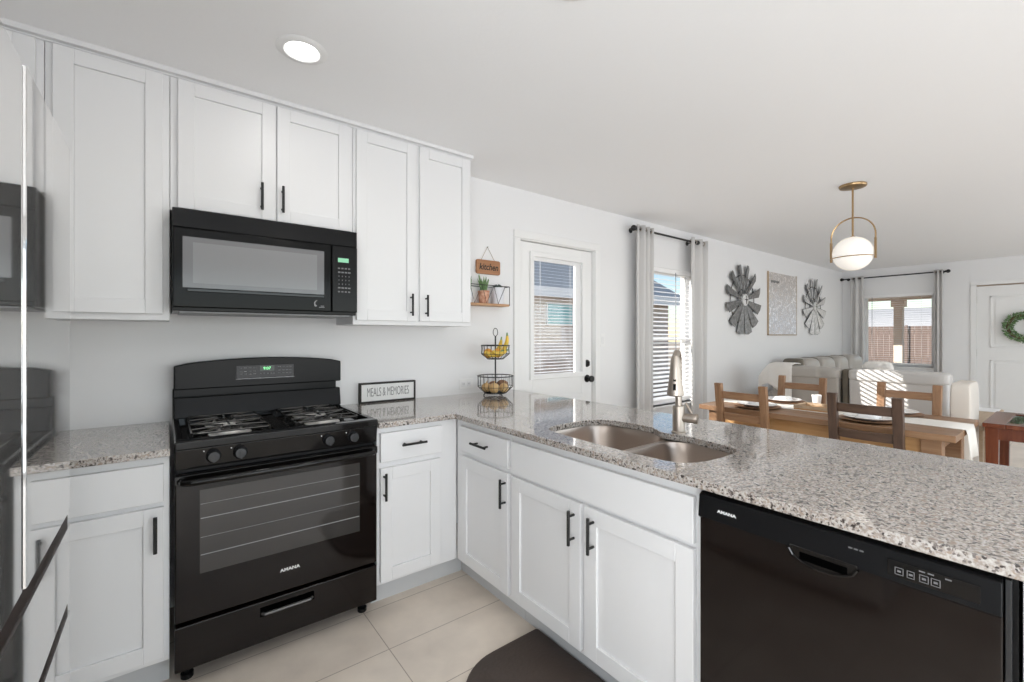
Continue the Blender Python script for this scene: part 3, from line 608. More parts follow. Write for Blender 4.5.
bm = BM(); box(bm, -0.90, FR-0.09, RY0+0.02, RY1-0.02, 0.0, 0.075); obj('base_grille', bm, M['blackplastic'], t)
# ---------------------------------------------------------------- gas range
t = thing('gas_range', 'freestanding black gas stove between the base cabinets', 'stove', (0.384, -0.34, 0))
bm = BM(); box(bm, 0.011, 0.760, -0.615, -0.02, 0.055, 0.862); obj('body', bm, M['black'], t, 0.003)
for x in (0.05, 0.718):
    for y in (-0.585, -0.07):
        bm = BM(); lathe(bm, (x, y, 0), [(0.018, 0), (0.021, 0.004), (0.021, 0.02), (0.010, 0.024), (0.010, 0.058)], 14); obj('foot', bm, M['blackplastic'], t)
# cooktop pan with raised rim
bm = BM()
box(bm, 0.009, 0.763, -0.645, -0.03, 0.862, 0.893)
for a in ((0.009, 0.763, -0.672, -0.615), (0.009, 0.034, -0.615, -0.03), (0.738, 0.763, -0.615, -0.03), (0.009, 0.763, -0.075, -0.03)): box(bm, *a, 0.882, 0.913)
box(bm, 0.352, 0.416, -0.60, -0.09, 0.890, 0.9015)
obj('cooktop', bm, M['black'], t, 0.006, seg=3)
# control panel (slightly leaning)
bm = BM(); hexa(bm, [(0.010, -0.655, 0.806), (0.762, -0.655, 0.806), (0.762, -0.60, 0.806), (0.010, -0.60, 0.806), (0.010, -0.668, 0.883), (0.762, -0.668, 0.883), (0.762, -0.60, 0.883), (0.010, -0.60, 0.883)])
cp = obj('control_panel', bm, M['black'], t, 0.004)
for x in (0.128, 0.215, 0.545, 0.650):
    bm = BM(); F_ = lambda a, b, h: (a, -h, b)
    lathe(bm, (x, -0.660, 0.846), [(0.024, 0.0), (0.025, 0.006), (0.022, 0.010), (0.0205, 0.024), (0.018, 0.028), (0.0, 0.029)], 24, F_)
    box(bm, x-0.0045, x+0.0045, -0.694, -0.680, 0.8265, 0.8655); obj('knob', bm, M['knob'], cp, 0.001)
    bm = BM(); lathe(bm, (x-0.030, -0.6655, 0.868), [(0.0, 0.0012), (0.0022, 0.0012), (0.0022, 0)], 8, F_); obj('knob_mark', bm, M['whiteprint'], cp)
# vent gap strip
bm = BM(); box(bm, 0.02, 0.748, -0.64, -0.60, 0.792, 0.807); obj('vent_strip', bm, M['blackplastic'], t)
# oven door
bm = BM(); box(bm, 0.010, 0.760, -0.664, -0.618, 0.250, 0.790); od = obj('oven_door', bm, M['floortintblack'], t, 0.006, seg=3)
bm = BM(); box(bm, 0.085, 0.680, -0.6652, -0.6635, 0.415, 0.725); obj('oven_window', bm, M['ovenwin'], od, 0.0004)
bm = BM()
for z, hh in ((0.482, 0.003), (0.548, 0.0014), (0.618, 0.003), (0.672, 0.0014)): box(bm, 0.088, 0.677, -0.6659, -0.6650, z, z+hh)
obj('oven_rack', bm, M['gloss'], od)
bm = BM(); path = [(0.028, -0.668, 0.768), (0.034, -0.692, 0.768), (0.06, -0.704, 0.768), (0.384, -0.708, 0.768), (0.705, -0.704, 0.768), (0.733, -0.692, 0.768), (0.739, -0.668, 0.768)]
tube(bm, path, 0.0125, 12); box(bm, 0.010, 0.760, -0.672, -0.660, 0.757, 0.788); obj('handle', bm, M['black'], od, 0.002)
text('logo', 'AMANA', 0.0185, (0.392, -0.6648, 0.338), BACK, M['whiteprint'], od, 1.12, 1.0, off=0.0004)
# warming drawer
bm = BM(); box(bm, 0.010, 0.760, -0.664, -0.618, 0.072, 0.236); dr = obj('storage_drawer', bm, M['floortintblack'], t, 0.005, seg=3)
bm = BM(); box(bm, 0.283, 0.485, -0.6652, -0.660, 0.176, 0.214); hr_ = obj('handle_recess_shade', bm, mat('recess_shade_black', (0.001, 0.001, 0.001), 0.9, spec=0.0), dr, 0.001)  # flat black patch, the shade of a recess put into its colour
bm = BM(); tube(bm, [(0.290, -0.664, 0.190), (0.298, -0.673, 0.188), (0.470, -0.673, 0.188), (0.478, -0.664, 0.190)], 0.0065, 8); obj('handle', bm, mat('dark_bar', (0.09, 0.085, 0.082), 0.3, 0.6), hr_)
# backguard with arched top
def arch(x0, x1, z0, z1, rise, n=14):
    pts = [(x0, z0)]
    for k in range(n+1):
        s = k/n; x = x0+(x1-x0)*s; z = z1+rise*(1-(2*s-1)**2)
        if k == 0 or k == n: z -= 0.006
        pts.append((x, z))
    pts.append((x1, z0)); return pts
bm = BM(); prism(bm, [(x, -0.090, z) for x, z in arch(0.014, 0.770, 1.045, 1.163, 0.026)], (0, 0.062, 0))
box(bm, 0.010, 0.758, -0.042, -0.03, 0.90, 1.05)
bg_ = obj('backguard', bm, M['blackplastic'], t, 0.006, seg=3)
bm = BM(); hexa(bm, [(0.014, -0.100, 0.912), (0.768, -0.100, 0.912), (0.768, -0.03, 0.912), (0.014, -0.03, 0.912), (0.014, -0.080, 1.008), (0.768, -0.080, 1.008), (0.768, -0.03, 1.008), (0.014, -0.03, 1.008)]); obj('backsplash_panel', bm, M['blackplastic'], t, 0.005)
bm = BM(); box(bm, 0.262, 0.525, -0.0922, -0.0895, 1.086, 1.150); cpl = obj('clock_panel', bm, M['glassblack'], bg_, 0.001)
bm = BM(); box(bm, 0.365, 0.432, -0.0932, -0.092, 1.118, 1.146); obj('display', bm, M['displaydark'], cpl)
text('clock_digits', '9:07', 0.020, (0.398, -0.0934, 1.132), BACK, M['greenled'], cpl)
bm = BM()
for i, x in enumerate((0.282, 0.302, 0.322, 0.342, 0.455, 0.475, 0.492, 0.508)):
    for z in (1.138, 1.120, 1.106): box(bm, x-0.006, x+0.006, -0.0930, -0.0921, z-0.0015, z+0.0015)
for x in (0.370, 0.386, 0.402, 0.418, 0.430): box(bm, x-0.004, x+0.004, -0.0930, -0.0921, 1.104, 1.1085)
obj('keypad', bm, M['print'], cpl)
bm = BM(); box(bm, 0.26, 0.527, -0.0935, -0.0895, 1.081, 1.0855); obj('panel_trim', bm, M['gloss'], cpl, 0.001)
# burners and grates
for x in (0.200, 0.568):
    for y in (-0.475, -0.235):
        bm = BM(); lathe(bm, (x, y, 0.893), [(0.078, 0.0), (0.074, 0.004), (0.05, 0.007), (0.046, 0.012), (0.044, 0.016), (0.0, 0.016)], 28); b_ = obj('burner', bm, M['alu'], t)
        bm = BM(); lathe(bm, (x, y, 0.909), [(0.036, 0.0), (0.037, 0.006), (0.032, 0.010), (0.0, 0.011)], 24); obj('burner_cap', bm, M['iron'], b_)
    bm = BM(); gx0, gx1, gy0, gy1, gz = x-0.135, x+0.135, -0.575, -0.120, 0.920
    lp = [(p[0], p[1], gz) for p in rrect(gx0, gx1, gy0, gy1, 0.02, 4)]; tube(bm, lp, 0.0042, 8, closed=True)
    ym = (gy0+gy1)/2; tube(bm, [(gx0, ym, gz), (gx1, ym, gz)], 0.0042, 8)
    for yb in (-0.475, -0.235):
        for a in range(8):
            an = a*PI/4; ex = max(gx0, min(gx1, x+0.22*math.cos(an))); lim = (gy0, ym) if yb < ym else (ym, gy1); ey = max(lim[0], min(lim[1], yb+0.22*math.sin(an)))
            tube(bm, [(x+0.034*math.cos(an), yb+0.034*math.sin(an), gz+0.004), (ex, ey, gz)], 0.004, 8)
    for px in (gx0, gx1):
        for py in (gy0+0.02, ym, gy1-0.02): tube(bm, [(px, py, gz), (px, py, 0.894)], 0.0042, 8)
    obj('grate', bm, M['iron'], t)
# ---------------------------------------------------------------- microwave
t = thing('microwave', 'black over-the-range microwave under the short cabinet', 'microwave', (0.38, -0.2, 1.403))
MY = -0.375
bm = BM(); box(bm, 0.006, 0.760, MY, -0.004, 1.403, 1.8305); obj('body', bm, M['blackplastic'], t, 0.004)
bm = BM(); box(bm, 0.006, 0.760, MY-0.015, MY, 1.752, 1.828); box(bm, 0.006, 0.760, MY-0.0155, MY-0.01, 1.748, 1.752); obj('vent_grille', bm, M['blackplastic'], t, 0.003)
bm = BM(); box(bm, 0.006, 0.632, MY-0.020, MY-0.001, 1.418, 1.748); md = obj('door', bm, mat('microwave_black', (0.006, 0.006, 0.006), 0.12, 0, 0.12), t, 0.005, seg=3)
bm = BM(); box(bm, 0.040, 0.598, MY-0.0213, MY-0.0195, 1.500, 1.712); wd = obj('door_window', bm, M['mwwin'], md, 0.0006)
bm = BM(); box(bm, 0.075, 0.565, MY-0.0219, MY-0.0212, 1.520, 1.690); obj('window_screen', bm, mat('window_screen', (0.215, 0.215, 0.22), 0.15), wd)
bm = BM(); box(bm, 0.055, 0.598, MY-0.026, MY-0.020, 1.484, 1.497); obj('door_trim', bm, M['black'], md, 0.002)
bm = BM()
tube(bm, [(0.566+0.012*math.cos(a), MY-0.0204, 1.456+0.014*math.sin(a)) for a in [1.6+0.35*k for k in range(9)]], [0.001+0.0005*k for k in range(9)], 6)
box(bm, 0.582, 0.597, MY-0.0212, MY-0.0198, 1.443, 1.4455); box(bm, 0.574, 0.600, MY-0.0212, MY-0.0198, 1.437, 1.439); obj('emblem', bm, M['gloss'], md)
bm = BM(); box(bm, 0.636, 0.760, MY-0.020, MY-0.001, 1.418, 1.748); kp = obj('control_panel', bm, M['blackplastic'], t, 0.004, seg=3)
bm = BM(); box(bm, 0.664, 0.716, MY-0.0212, MY-0.0198, 1.667, 1.688); obj('display', bm, M['green'], kp)
bm = BM()
for r_ in range(7):
    for c_ in range(4):
        x = 0.664+c_*0.0165; z = 1.636-r_*0.0195
        w_ = 0.010 if r_ not in (1, 5) else 0.012
        if r_ in (2, 3, 4): box(bm, x+0.003, x+0.0065, MY-0.0208, MY-0.0198, z-0.003, z+0.003)
        else: box(bm, x, x+w_, MY-0.0208, MY-0.0198, z-0.003, z+0.004)
obj('keypad', bm, M['print'], kp)
bm = BM(); box(bm, 0.03, 0.735, -0.36, -0.03, 1.397, 1.404); obj('underside_filter', bm, M['gloss'], t)
# ---------------------------------------------------------------- dishwasher
t = thing('dishwasher', 'black built-in dishwasher at the end of the peninsula', 'dishwasher', (1.5, -2.305, 0)); F = FP(1.20)
bm = BM(); fbox(bm, F, 2.007, 2.609, 0.10, CB-0.004, -0.57, -0.015); obj('tub', bm, M['blackplastic'], t)
bm = BM(); fbox(bm, F, 2.012, 2.592, 0.13, 0.790, -0.012, 0.018); obj('door_panel', bm, M['floortintblack'], t, 0.004)
bm = BM(); pts = [(0.788, 0.022), (0.793, 0.028), (0.852, 0.022), (0.858, 0.012), (0.858, -0.012), (0.788, -0.012)]
prism(bm, [F(2.012, v, n) for v, n in pts], Vector(F(2.592, 0, 0))-Vector(F(2.012, 0, 0))); cpn = obj('control_panel', bm, M['blackplastic'], t, 0.002)
bm = BM(); lo = []
n_ = 16
# pocket handle: scooped lip below the control panel
for k in range(n_+1):
    s = k/n_; lo.append((2.245+0.135*s, 0.792-0.030*math.sin(PI*s)**0.45))
pts = [F(2.245, 0.800, 0.03)]+[F(u, v, 0.03) for u, v in lo]+[F(2.380, 0.800, 0.03)]
prism(bm, pts, Vector(F(0, 0, 0.012))-Vector(F(0, 0, 0.03)))
hp = obj('handle', bm, M['black'], cpn, 0.003)
bm = BM(); tube(bm, [F(u, v-0.001, 0.0295) for u, v in lo], 0.0042, 8); obj('handle_lip', bm, M['glassblack'], hp)
bm = BM(); fbox(bm, F, 2.268, 2.362, 0.771, 0.789, 0.029, 0.0305); obj('handle_recess_shade', bm, mat('slot_shade_black', (0.001, 0.001, 0.001), 0.9, spec=0.0), hp)  # thin black plate coloured as the shade inside the handle slot
bm = BM(); fbox(bm, F, 2.43, 2.565, 0.799, 0.836, 0.0225, 0.0270); dp = obj('button_panel', bm, M['black'], cpn, 0.001)
bm = BM()
def ring(u0, u1, v0, v1, n=0.0278, w=0.0013):
    for a in ((u0, u1, v0, v0+w), (u0, u1, v1-w, v1), (u0, u0+w, v0, v1), (u1-w, u1, v0, v1)): fbox(bm, F, *a, 0.0262, n)
for u0, u1 in ((2.442, 2.456), (2.461, 2.473), (2.480, 2.494), (2.497, 2.511)): ring(u0, u1, 0.809, 0.824)
for u in (2.449, 2.467, 2.487, 2.504): fbox(bm, F, u-0.003, u+0.003, 0.8145, 0.8185, 0.0262, 0.0278)
for u in (2.484, 2.497, 2.522): fbox(bm, F, u-0.0045, u+0.0045, 0.829, 0.8315, 0.0262, 0.0278)
obj('button_print', bm, M['print'], cpn)
bm = BM()
for u in (2.366, 2.376, 2.386): fbox(bm, F, u-0.0035, u+0.0035, 0.832, 0.8345, 0.020, 0.0265)
obj('indicator_print', bm, M['print'], cpn)
text('logo', 'AMANA', 0.0112, F(2.092, 0.821, 0.0262), PEN, M['whiteprint'], cpn, 1.25, 1.0, off=0.0003)
bm = BM(); fbox(bm, F, 2.02, 2.60, 0.0, 0.128, -0.50, -0.045); obj('kick_plate', bm, M['blackplastic'], t)
bm = BM(); fbox(bm, F, 2.594, 2.602, 0.13, 0.858, -0.012, 0.012); obj('side_trim', bm, M['knob'], t, 0.001)
# ---------------------------------------------------------------- mat
z0 = 0.0015
bm = BM(); pts = rrect(0.80, 1.279, -2.05, -1.196, [0.012, 0.24, 0.24, 0.012], 12)
a = [bm.verts.new((p[0], p[1], z0)) for p in pts]; b = [bm.verts.new((p[0], p[1], 0.010)) for p in pts]
cx_, cy_ = 1.05, -1.62
c = [bm.verts.new((cx_+(p[0]-cx_)*0.97, cy_+(p[1]-cy_)*0.98, 0.016)) for p in pts]
n = len(pts)
for r0, r1 in ((a, b), (b, c)):
    for k in range(n): bm.faces.new([r0[k], r0[(k+1) % n], r1[(k+1) % n], r1[k]])
bm.faces.new(c); bm.faces.new(list(reversed(a)))
props(obj('kitchen_mat', bm, M['mat'], origin=(1.05, -1.62, 0)), 'dark brown cushioned mat with rounded corner in front of the sink', 'mat')
# ================================================================ ceiling lights
def downlight(x, y, label, energy=1.0):
    t = thing('recessed_light', label, 'ceiling light', (x, y, CEIL), group='recessed ceiling lights')
    bm = BM(); lathe(bm, (x, y, CEIL), [(0.062, -0.004), (0.066, -0.009), (0.088, -0.006), (0.094, -0.0005), (0.06, -0.0005)], 36); obj('trim_ring', bm, M['trim'], t)
    bm = BM(); lathe(bm, (x, y, CEIL), [(0.0, -0.0052), (0.058, -0.0052), (0.062, -0.003), (0.062, -0.001)], 32); obj('lens', bm, M['lens'], t)
    l = light('downlight_lamp', 'AREA', (x, y, CEIL-0.013), (0, 0, -1), energy, (1.0, 0.97, 0.93), shape='DISK', size=0.11)
    return t
downlight(0.412, -0.78, 'round recessed ceiling light above the stove, glowing white')
downlight(1.01, -1.69, 'recessed ceiling light above the peninsula sink, cut by the photo edge')
for x, y in ((-0.2, -2.9), (1.0, -3.6)): downlight(x, y, 'unseen recessed ceiling light added behind the viewpoint')  # added out of view for their light
# pendant
px, py = 4.06, -1.60
t = thing('pendant_light', 'brass hoop pendant lamp with white glass globe above the dining table', 'pendant lamp', (px, py, CEIL))
bm = BM(); lathe(bm, (px, py, CEIL), [(0.0, -0.024), (0.05, -0.023), (0.082, -0.018), (0.086, -0.012), (0.086, -0.0005), (0.0, -0.0005)], 32); obj('canopy', bm, M['brass'], t)
gz = 1.915; gr = 0.127
bm = BM(); cyl(bm, (px, py, gz+gr-0.005), (px, py, CEIL-0.02), 0.0065, 12); lathe(bm, (px, py, gz+gr-0.012), [(0.022, 0.0), (0.022, 0.010), (0.012, 0.018)], 16); obj('rod', bm, M['brass'], t)
bm = BM(); ball(bm, (px, py, gz), gr, seg=32); obj('globe', bm, M['globe'], t)
bm = BM(); hr = 0.137; hz = gz+0.132; path = [(px, py-hr, gz-0.035)]
for k in range(25): a = PI-PI*k/24; path.append((px, py+hr*math.cos(a), hz+hr*math.sin(a)))
path.append((px, py+hr, gz-0.035)); path = [(p[0], 2*py-p[1], p[2]) if False else p for p in path]
for off in (-0.004, 0.004): tube(bm, [(p[0]+off, p[1], p[2]) for p in path], 0.0045, 8)
for s_ in (-1, 1): box(bm, px-0.010, px+0.010, py+s_*hr-0.006, py+s_*hr+0.006, gz-0.05, gz+0.10)
obj('hoop', bm, M['brass'], t)
bm = BM(); tube(bm, [(px+0.128*math.cos(2*PI*k/40), py+0.135*math.sin(2*PI*k/40), gz-0.03) for k in range(40)], 0.0035, 8, closed=True); obj('ring', bm, M['brass'], t)
# ================================================================ counter and wall items by the stove
t = thing('wooden_sign', 'black-framed white sign lettered MEALS & MEMORIES beside the stove', 'sign', (1.076, -0.022, CT))
x0, x1, z0, z1 = 0.897, 1.256, CT+0.001, CT+0.122
bm = BM(); b = 0.010
for a in ((x0, x1, z0, z0+b), (x0, x1, z1-b, z1), (x0, x0+b, z0+b, z1-b), (x1-b, x1, z0+b, z1-b)): box(bm, a[0], a[1], -0.034, -0.006, a[2], a[3])
obj('frame', bm, M['dark'], t, 0.001)
bm = BM(); box(bm, x0+b, x1-b, -0.028, -0.010, z0+b, z1-b); obj('face', bm, M['signwhite'], t)
text('lettering', 'MEALS & MEMORIES', 0.036, ((x0+x1)/2, -0.0285, (z0+z1)/2), BACK, M['grayink'], t, 0.86, 2.15, off=-0.0004)
def plate(name, label, cat, x, z, w, h, kind):
    t = thing(name, label, cat, (x, 0, z)); bm = BM(); box(bm, x-w/2, x+w/2, -0.006, -0.0005, z-h/2, z+h/2); obj('cover_plate', bm, M['trim'], t, 0.002)
    bm = BM()
    if kind == 'outlet':
        for s_ in (-1, 1):
            bm = BM(); c_ = x+s_*0.023; box(bm, c_-0.015, c_+0.015, -0.008, -0.005, z-0.017, z+0.017); so = obj('socket', bm, M['cab'], t, 0.003)
            for q in (-1, 1):
                bm = BM(); box(bm, c_+q*0.005-0.001, c_+q*0.005+0.001, -0.0086, -0.0078, z-0.004, z+0.006); obj('slot', bm, M['grayink'], so)
    else:
        box(bm, x-0.016, x+0.016, -0.010, -0.005, z-0.032, z+0.032); obj('rocker', bm, M['cab'], t, 0.002)
plate('power_outlet', 'white double power outlet on the wall above the counter', 'outlet', 1.655, 0.962, 0.115, 0.072, 'outlet')
plate('light_switch', 'white light switch beside the back door', 'switch', 3.095, 1.26, 0.062, 0.118, 'switch')
# kitchen hanging sign
t = thing('hanging_sign', 'small wooden plaque lettered kitchen hung on a cord', 'sign', (1.836, -0.01, 1.80))
bm = BM(); prism(bm, [(p[0], -0.022, p[1]) for p in rrect(1.732, 1.940, 1.745, 1.848, 0.014, 4)], (0, 0.016, 0)); obj('board', bm, M['signwood'], t, 0.002)
text('lettering', 'kitchen', 0.066, (1.836, -0.0228, 1.796), BACK, M['dark'], t, 0.86, 1.0, shear=0.22, off=0.001)
bm = BM(); tube(bm, [(1.776, -0.012, 1.845), (1.836, -0.006, 1.945), (1.896, -0.012, 1.845)], 0.0018, 6); obj('cord', bm, M['jute'], t)
bm = BM(); cyl(bm, (1.836, 0, 1.944), (1.836, -0.012, 1.946), 0.003, 8); obj('nail', bm, M['handle'], t)
# wire wall shelf
sx0, sx1, sz0, sz1, sy = 1.56, 1.962, 1.518, 1.655, -0.105
t = thing('wall_shelf', 'wire wall shelf with wooden base under the kitchen plaque', 'shelf', (1.83, 0, sz0))
bm = BM(); box(bm, sx0, sx1, sy, -0.002, sz0-0.006, sz0+0.010); obj('shelf_board', bm, M['shelfwood'], t, 0.002)
bm = BM(); r = 0.0028
for z in (sz1,): tube(bm, [(sx0, -0.004, z), (sx0, sy, z), (sx1, sy, z), (sx1, -0.004, z)], r, 6)
for x in (sx0, sx1): tube(bm, [(x, sy, sz0), (x, sy, sz1)], r, 6); tube(bm, [(x, -0.004, sz0), (x, -0.004, sz1)], r, 6)
n = 4; w_ = (sx1-sx0)/n
zig = []
for k in range(n):
    zig += [(sx0+k*w_, sy, sz0+0.01), (sx0+(k+0.62)*w_, sy, sz1)]
tube(bm, zig[:-1]+[zig[-1]], 0.0022, 6)
tube(bm, [(sx0, -0.004, sz1), (sx1, -0.004, sz1)], r, 6); obj('wire_frame', bm, M['handle'], t)
def pot(name, label, x, y, z, r0, r1, h, m, plant):
    t = thing(name, label, 'plant', (x, y, z)); bm = BM(); lathe(bm, (x, y, z), [(r0, 0.0), (r0+0.002, 0.002), (r1, h), (r1-0.005, h), (r1-0.007, h-0.012), (0.0, h-0.012)], 22); obj('pot', bm, m, t)
    bm = BM()
    if plant == 'aloe':
        for k in range(15):
            a = 2*PI*k/15+random.random()*0.4; lean = 0.012+0.030*random.random(); hh = 0.085+0.05*random.random()
            b0 = Vector((x+0.010*math.cos(a), y+0.010*math.sin(a), z+h-0.015)); tp = b0+Vector((lean*math.cos(a), lean*math.sin(a), hh))
            tube(bm, [b0, b0.lerp(tp, 0.5)+Vector((0, 0, 0.006)), tp], [0.0085, 0.007, 0.001], 6)
        obj('leaves', bm, M['leaf'], t)
    else:
        for c_, s_ in (((-0.018, 0.0), 0.022), ((0.016, 0.006), 0.026), ((0.0, -0.012), 0.02)):
            for ring_, cnt in ((1.0, 8), (0.6, 6), (0.3, 4)):
                for k in range(cnt):
                    a = 2*PI*k/cnt+ring_; b0 = Vector((x+c_[0], y+c_[1], z+h-0.014+0.006*(1-ring_))); tp = b0+Vector((s_*ring_*math.cos(a), s_*ring_*math.sin(a), s_*(1.25-0.6*ring_)+0.010))
                    tube(bm, [b0, b0.lerp(tp, 0.6), tp], [0.004, 0.007, 0.0012], 6)
        obj('leaves', bm, M['succ'], t)
pot('potted_aloe', 'spiky green aloe in a terracotta pot on the wire shelf', 1.770, -0.055, sz0+0.0105, 0.030, 0.042, 0.090, M['terracotta'], 'aloe')
pot('potted_succulent', 'dark succulent in a white cup on the wire shelf', 1.895, -0.052, sz0+0.0105, 0.040, 0.047, 0.120, M['potwhite'], 'succ')
pot('potted_aloe', 'small green aloe at the hidden end of the wire shelf', 1.635, -0.055, sz0+0.0105, 0.028, 0.038, 0.075, M['potwhite'], 'aloe')
# two-tier wire fruit stand
bx, by = 1.768, -0.20; LZ, UZ0 = CT+0.018, 1.142
t = thing('fruit_stand', 'two-tier black wire fruit stand on the counter by the door', 'fruit basket', (bx, by, CT))
def wire_basket(name, z0, h, r0, r1, nw):
    bm = BM()
    for r_, z, th in ((r1, z0+h, 0.0036), (r0*1.0, z0, 0.0026), ((r0+r1)/2+0.022, z0+h*0.38, 0.0016)): tube(bm, [(bx+r_*math.cos(2*PI*k/36), by+r_*math.sin(2*PI*k/36), z) for k in range(36)], th, 6, closed=True)
    for k in range(nw):
        a = 2*PI*k/nw; c_, s_ = math.cos(a), math.sin(a)
        tube(bm, [(bx+rr*c_, by+rr*s_, z) for rr, z in ((0.006, z0), (r0, z0), ((r0+r1)/2+0.022, z0+h*0.38), (r1-0.002, z0+h*0.75), (r1, z0+h))], 0.0015, 5)
    return obj(name, bm, M['handle'], t)
wire_basket('lower_basket', LZ, 0.115, 0.075, 0.122, 22); wire_basket('upper_basket', UZ0, 0.092, 0.055, 0.096, 20)
bm = BM(); cyl(bm, (bx, by, LZ-0.002), (bx, by, 1.297), 0.0052, 10); obj('post', bm, M['handle'], t)
bm = BM(); tube(bm, [(bx+0.019*math.cos(2*PI*k/20), by, 1.324+0.027*math.sin(2*PI*k/20)) for k in range(20)], 0.0026, 6, closed=True); obj('loop_handle', bm, M['handle'], t)
for k in range(3):
    a = 2*PI*k/3+0.5; bm = BM(); tube(bm, [(bx+0.07*math.cos(a), by+0.07*math.sin(a), LZ), (bx+0.078*math.cos(a), by+0.078*math.sin(a), CT+0.005)], 0.003, 6); ball(bm, (bx+0.078*math.cos(a), by+0.078*math.sin(a), CT+0.0055), 0.005, seg=8); obj('foot', bm, M['handle'], t)
def fruit(name, label, cat, c, r, m, group, sz=1.0, stem=False):
    t = thing(name, label, cat, c, group=group); bm = BM(); ball(bm, c, r, r, r*sz, 18); obj('body', bm, m, t)
    bm = BM(); ztop = c[2]+r*sz
    if stem: tube(bm, [(c[0], c[1], ztop-0.004), (c[0]+0.003, c[1], ztop+0.008), (c[0]+0.006, c[1]-0.002, ztop+0.016)], [0.007, 0.003, 0.0015], 6); obj('stem', bm, m, t)
    else: lathe(bm, (c[0], c[1], ztop-0.002), [(0.0045, 0), (0.0035, 0.0028), (0.0, 0.003)], 8); obj('stem', bm, M['leaf'], t)
fruit('orange', 'orange in the middle of the upper wire basket beside the post', 'orange', (bx+0.012, by-0.012, UZ0+0.040), 0.032, M['orange'], 'oranges in the upper basket')
fruit('orange', 'orange at the back of the upper wire basket', 'orange', (bx-0.030, by+0.042, UZ0+0.037), 0.033, M['orange'], 'oranges in the upper basket')
def banana(label, pts, r, tip):
    t = thing('banana', label, 'banana', pts[0], group='bananas in the upper basket'); bm = BM(); n = len(pts)
    tube(bm, pts, [r*(0.35+0.65*math.sin(PI*(0.12+0.80*k/(n-1)))) for k in range(n)], 6); obj('body', bm, M['banana'], t)
    d = (Vector(pts[-1])-Vector(pts[-2])).normalized(); bm = BM(); tube(bm, [Vector(pts[-1])-d*0.004, Vector(pts[-1])+d*0.022], [r*0.45, r*0.28], 6); obj('stem', bm, M['leaf'], t)
def arcpts(c, R, a0, a1, ax, n=9):
    ax = Vector(ax).normalized(); return [Vector(c)+ax*(R*math.cos(a0+(a1-a0)*k/(n-1)))+Vector((0, 0, R*math.sin(a0+(a1-a0)*k/(n-1)))) for k in range(n)]
banana('banana leaning upright at the right rim of the upper basket', arcpts((bx-0.045, by-0.012, UZ0+0.142), 0.125, -PI*0.40, PI*0.04, (1, -0.15, 0)), 0.018, 1)
banana('banana behind the upright one in the upper basket', arcpts((bx-0.045, by+0.022, UZ0+0.140), 0.12, -PI*0.40, -PI*0.03, (1, 0.1, 0)), 0.017, 1)
banana('banana lying at the left of the upper basket', arcpts((bx-0.042, by-0.030, UZ0+0.115), 0.085, -PI*0.72, -PI*0.28, (0.75, -0.35, 0)), 0.018, 1)
fruit('onion', 'yellow onion at the front left of the lower wire basket', 'onion', (bx-0.042, by-0.045, LZ+0.038), 0.037, M['onion'], 'onions in the lower basket', 0.92, True)
fruit('onion', 'yellow onion at the front middle of the lower wire basket', 'onion', (bx+0.028, by-0.058, LZ+0.036), 0.033, M['onion'], 'onions in the lower basket', 0.95, True)
fruit('onion', 'yellow onion at the back left of the lower wire basket', 'onion', (bx-0.050, by+0.035, LZ+0.036), 0.034, M['onion'], 'onions in the lower basket', 0.92, True)
banana('banana lying across the front of the upper basket', arcpts((bx-0.004, by-0.052, UZ0+0.125), 0.088, -PI*0.70, -PI*0.30, (1, -0.1, 0)), 0.018, 1)
def potato(label, c, rx, ry, rz):
    bm = BM(); ball(bm, c, rx, ry, rz, 16)
    for v in bm.verts: v.co += Vector((math.sin(v.co.y*90+c[0]*50), math.cos(v.co.z*80), math.sin(v.co.x*85)))*0.0025
    props(obj('potato', bm, M['potato'], origin=c), label, 'potato', 'potatoes in the lower basket')
potato('brown potato at the right of the lower wire basket', (bx+0.062, by+0.008, LZ+0.046), 0.038, 0.048, 0.040)
potato('brown potato at the back of the lower wire basket', (bx+0.018, by+0.060, LZ+0.037), 0.045, 0.036, 0.034)
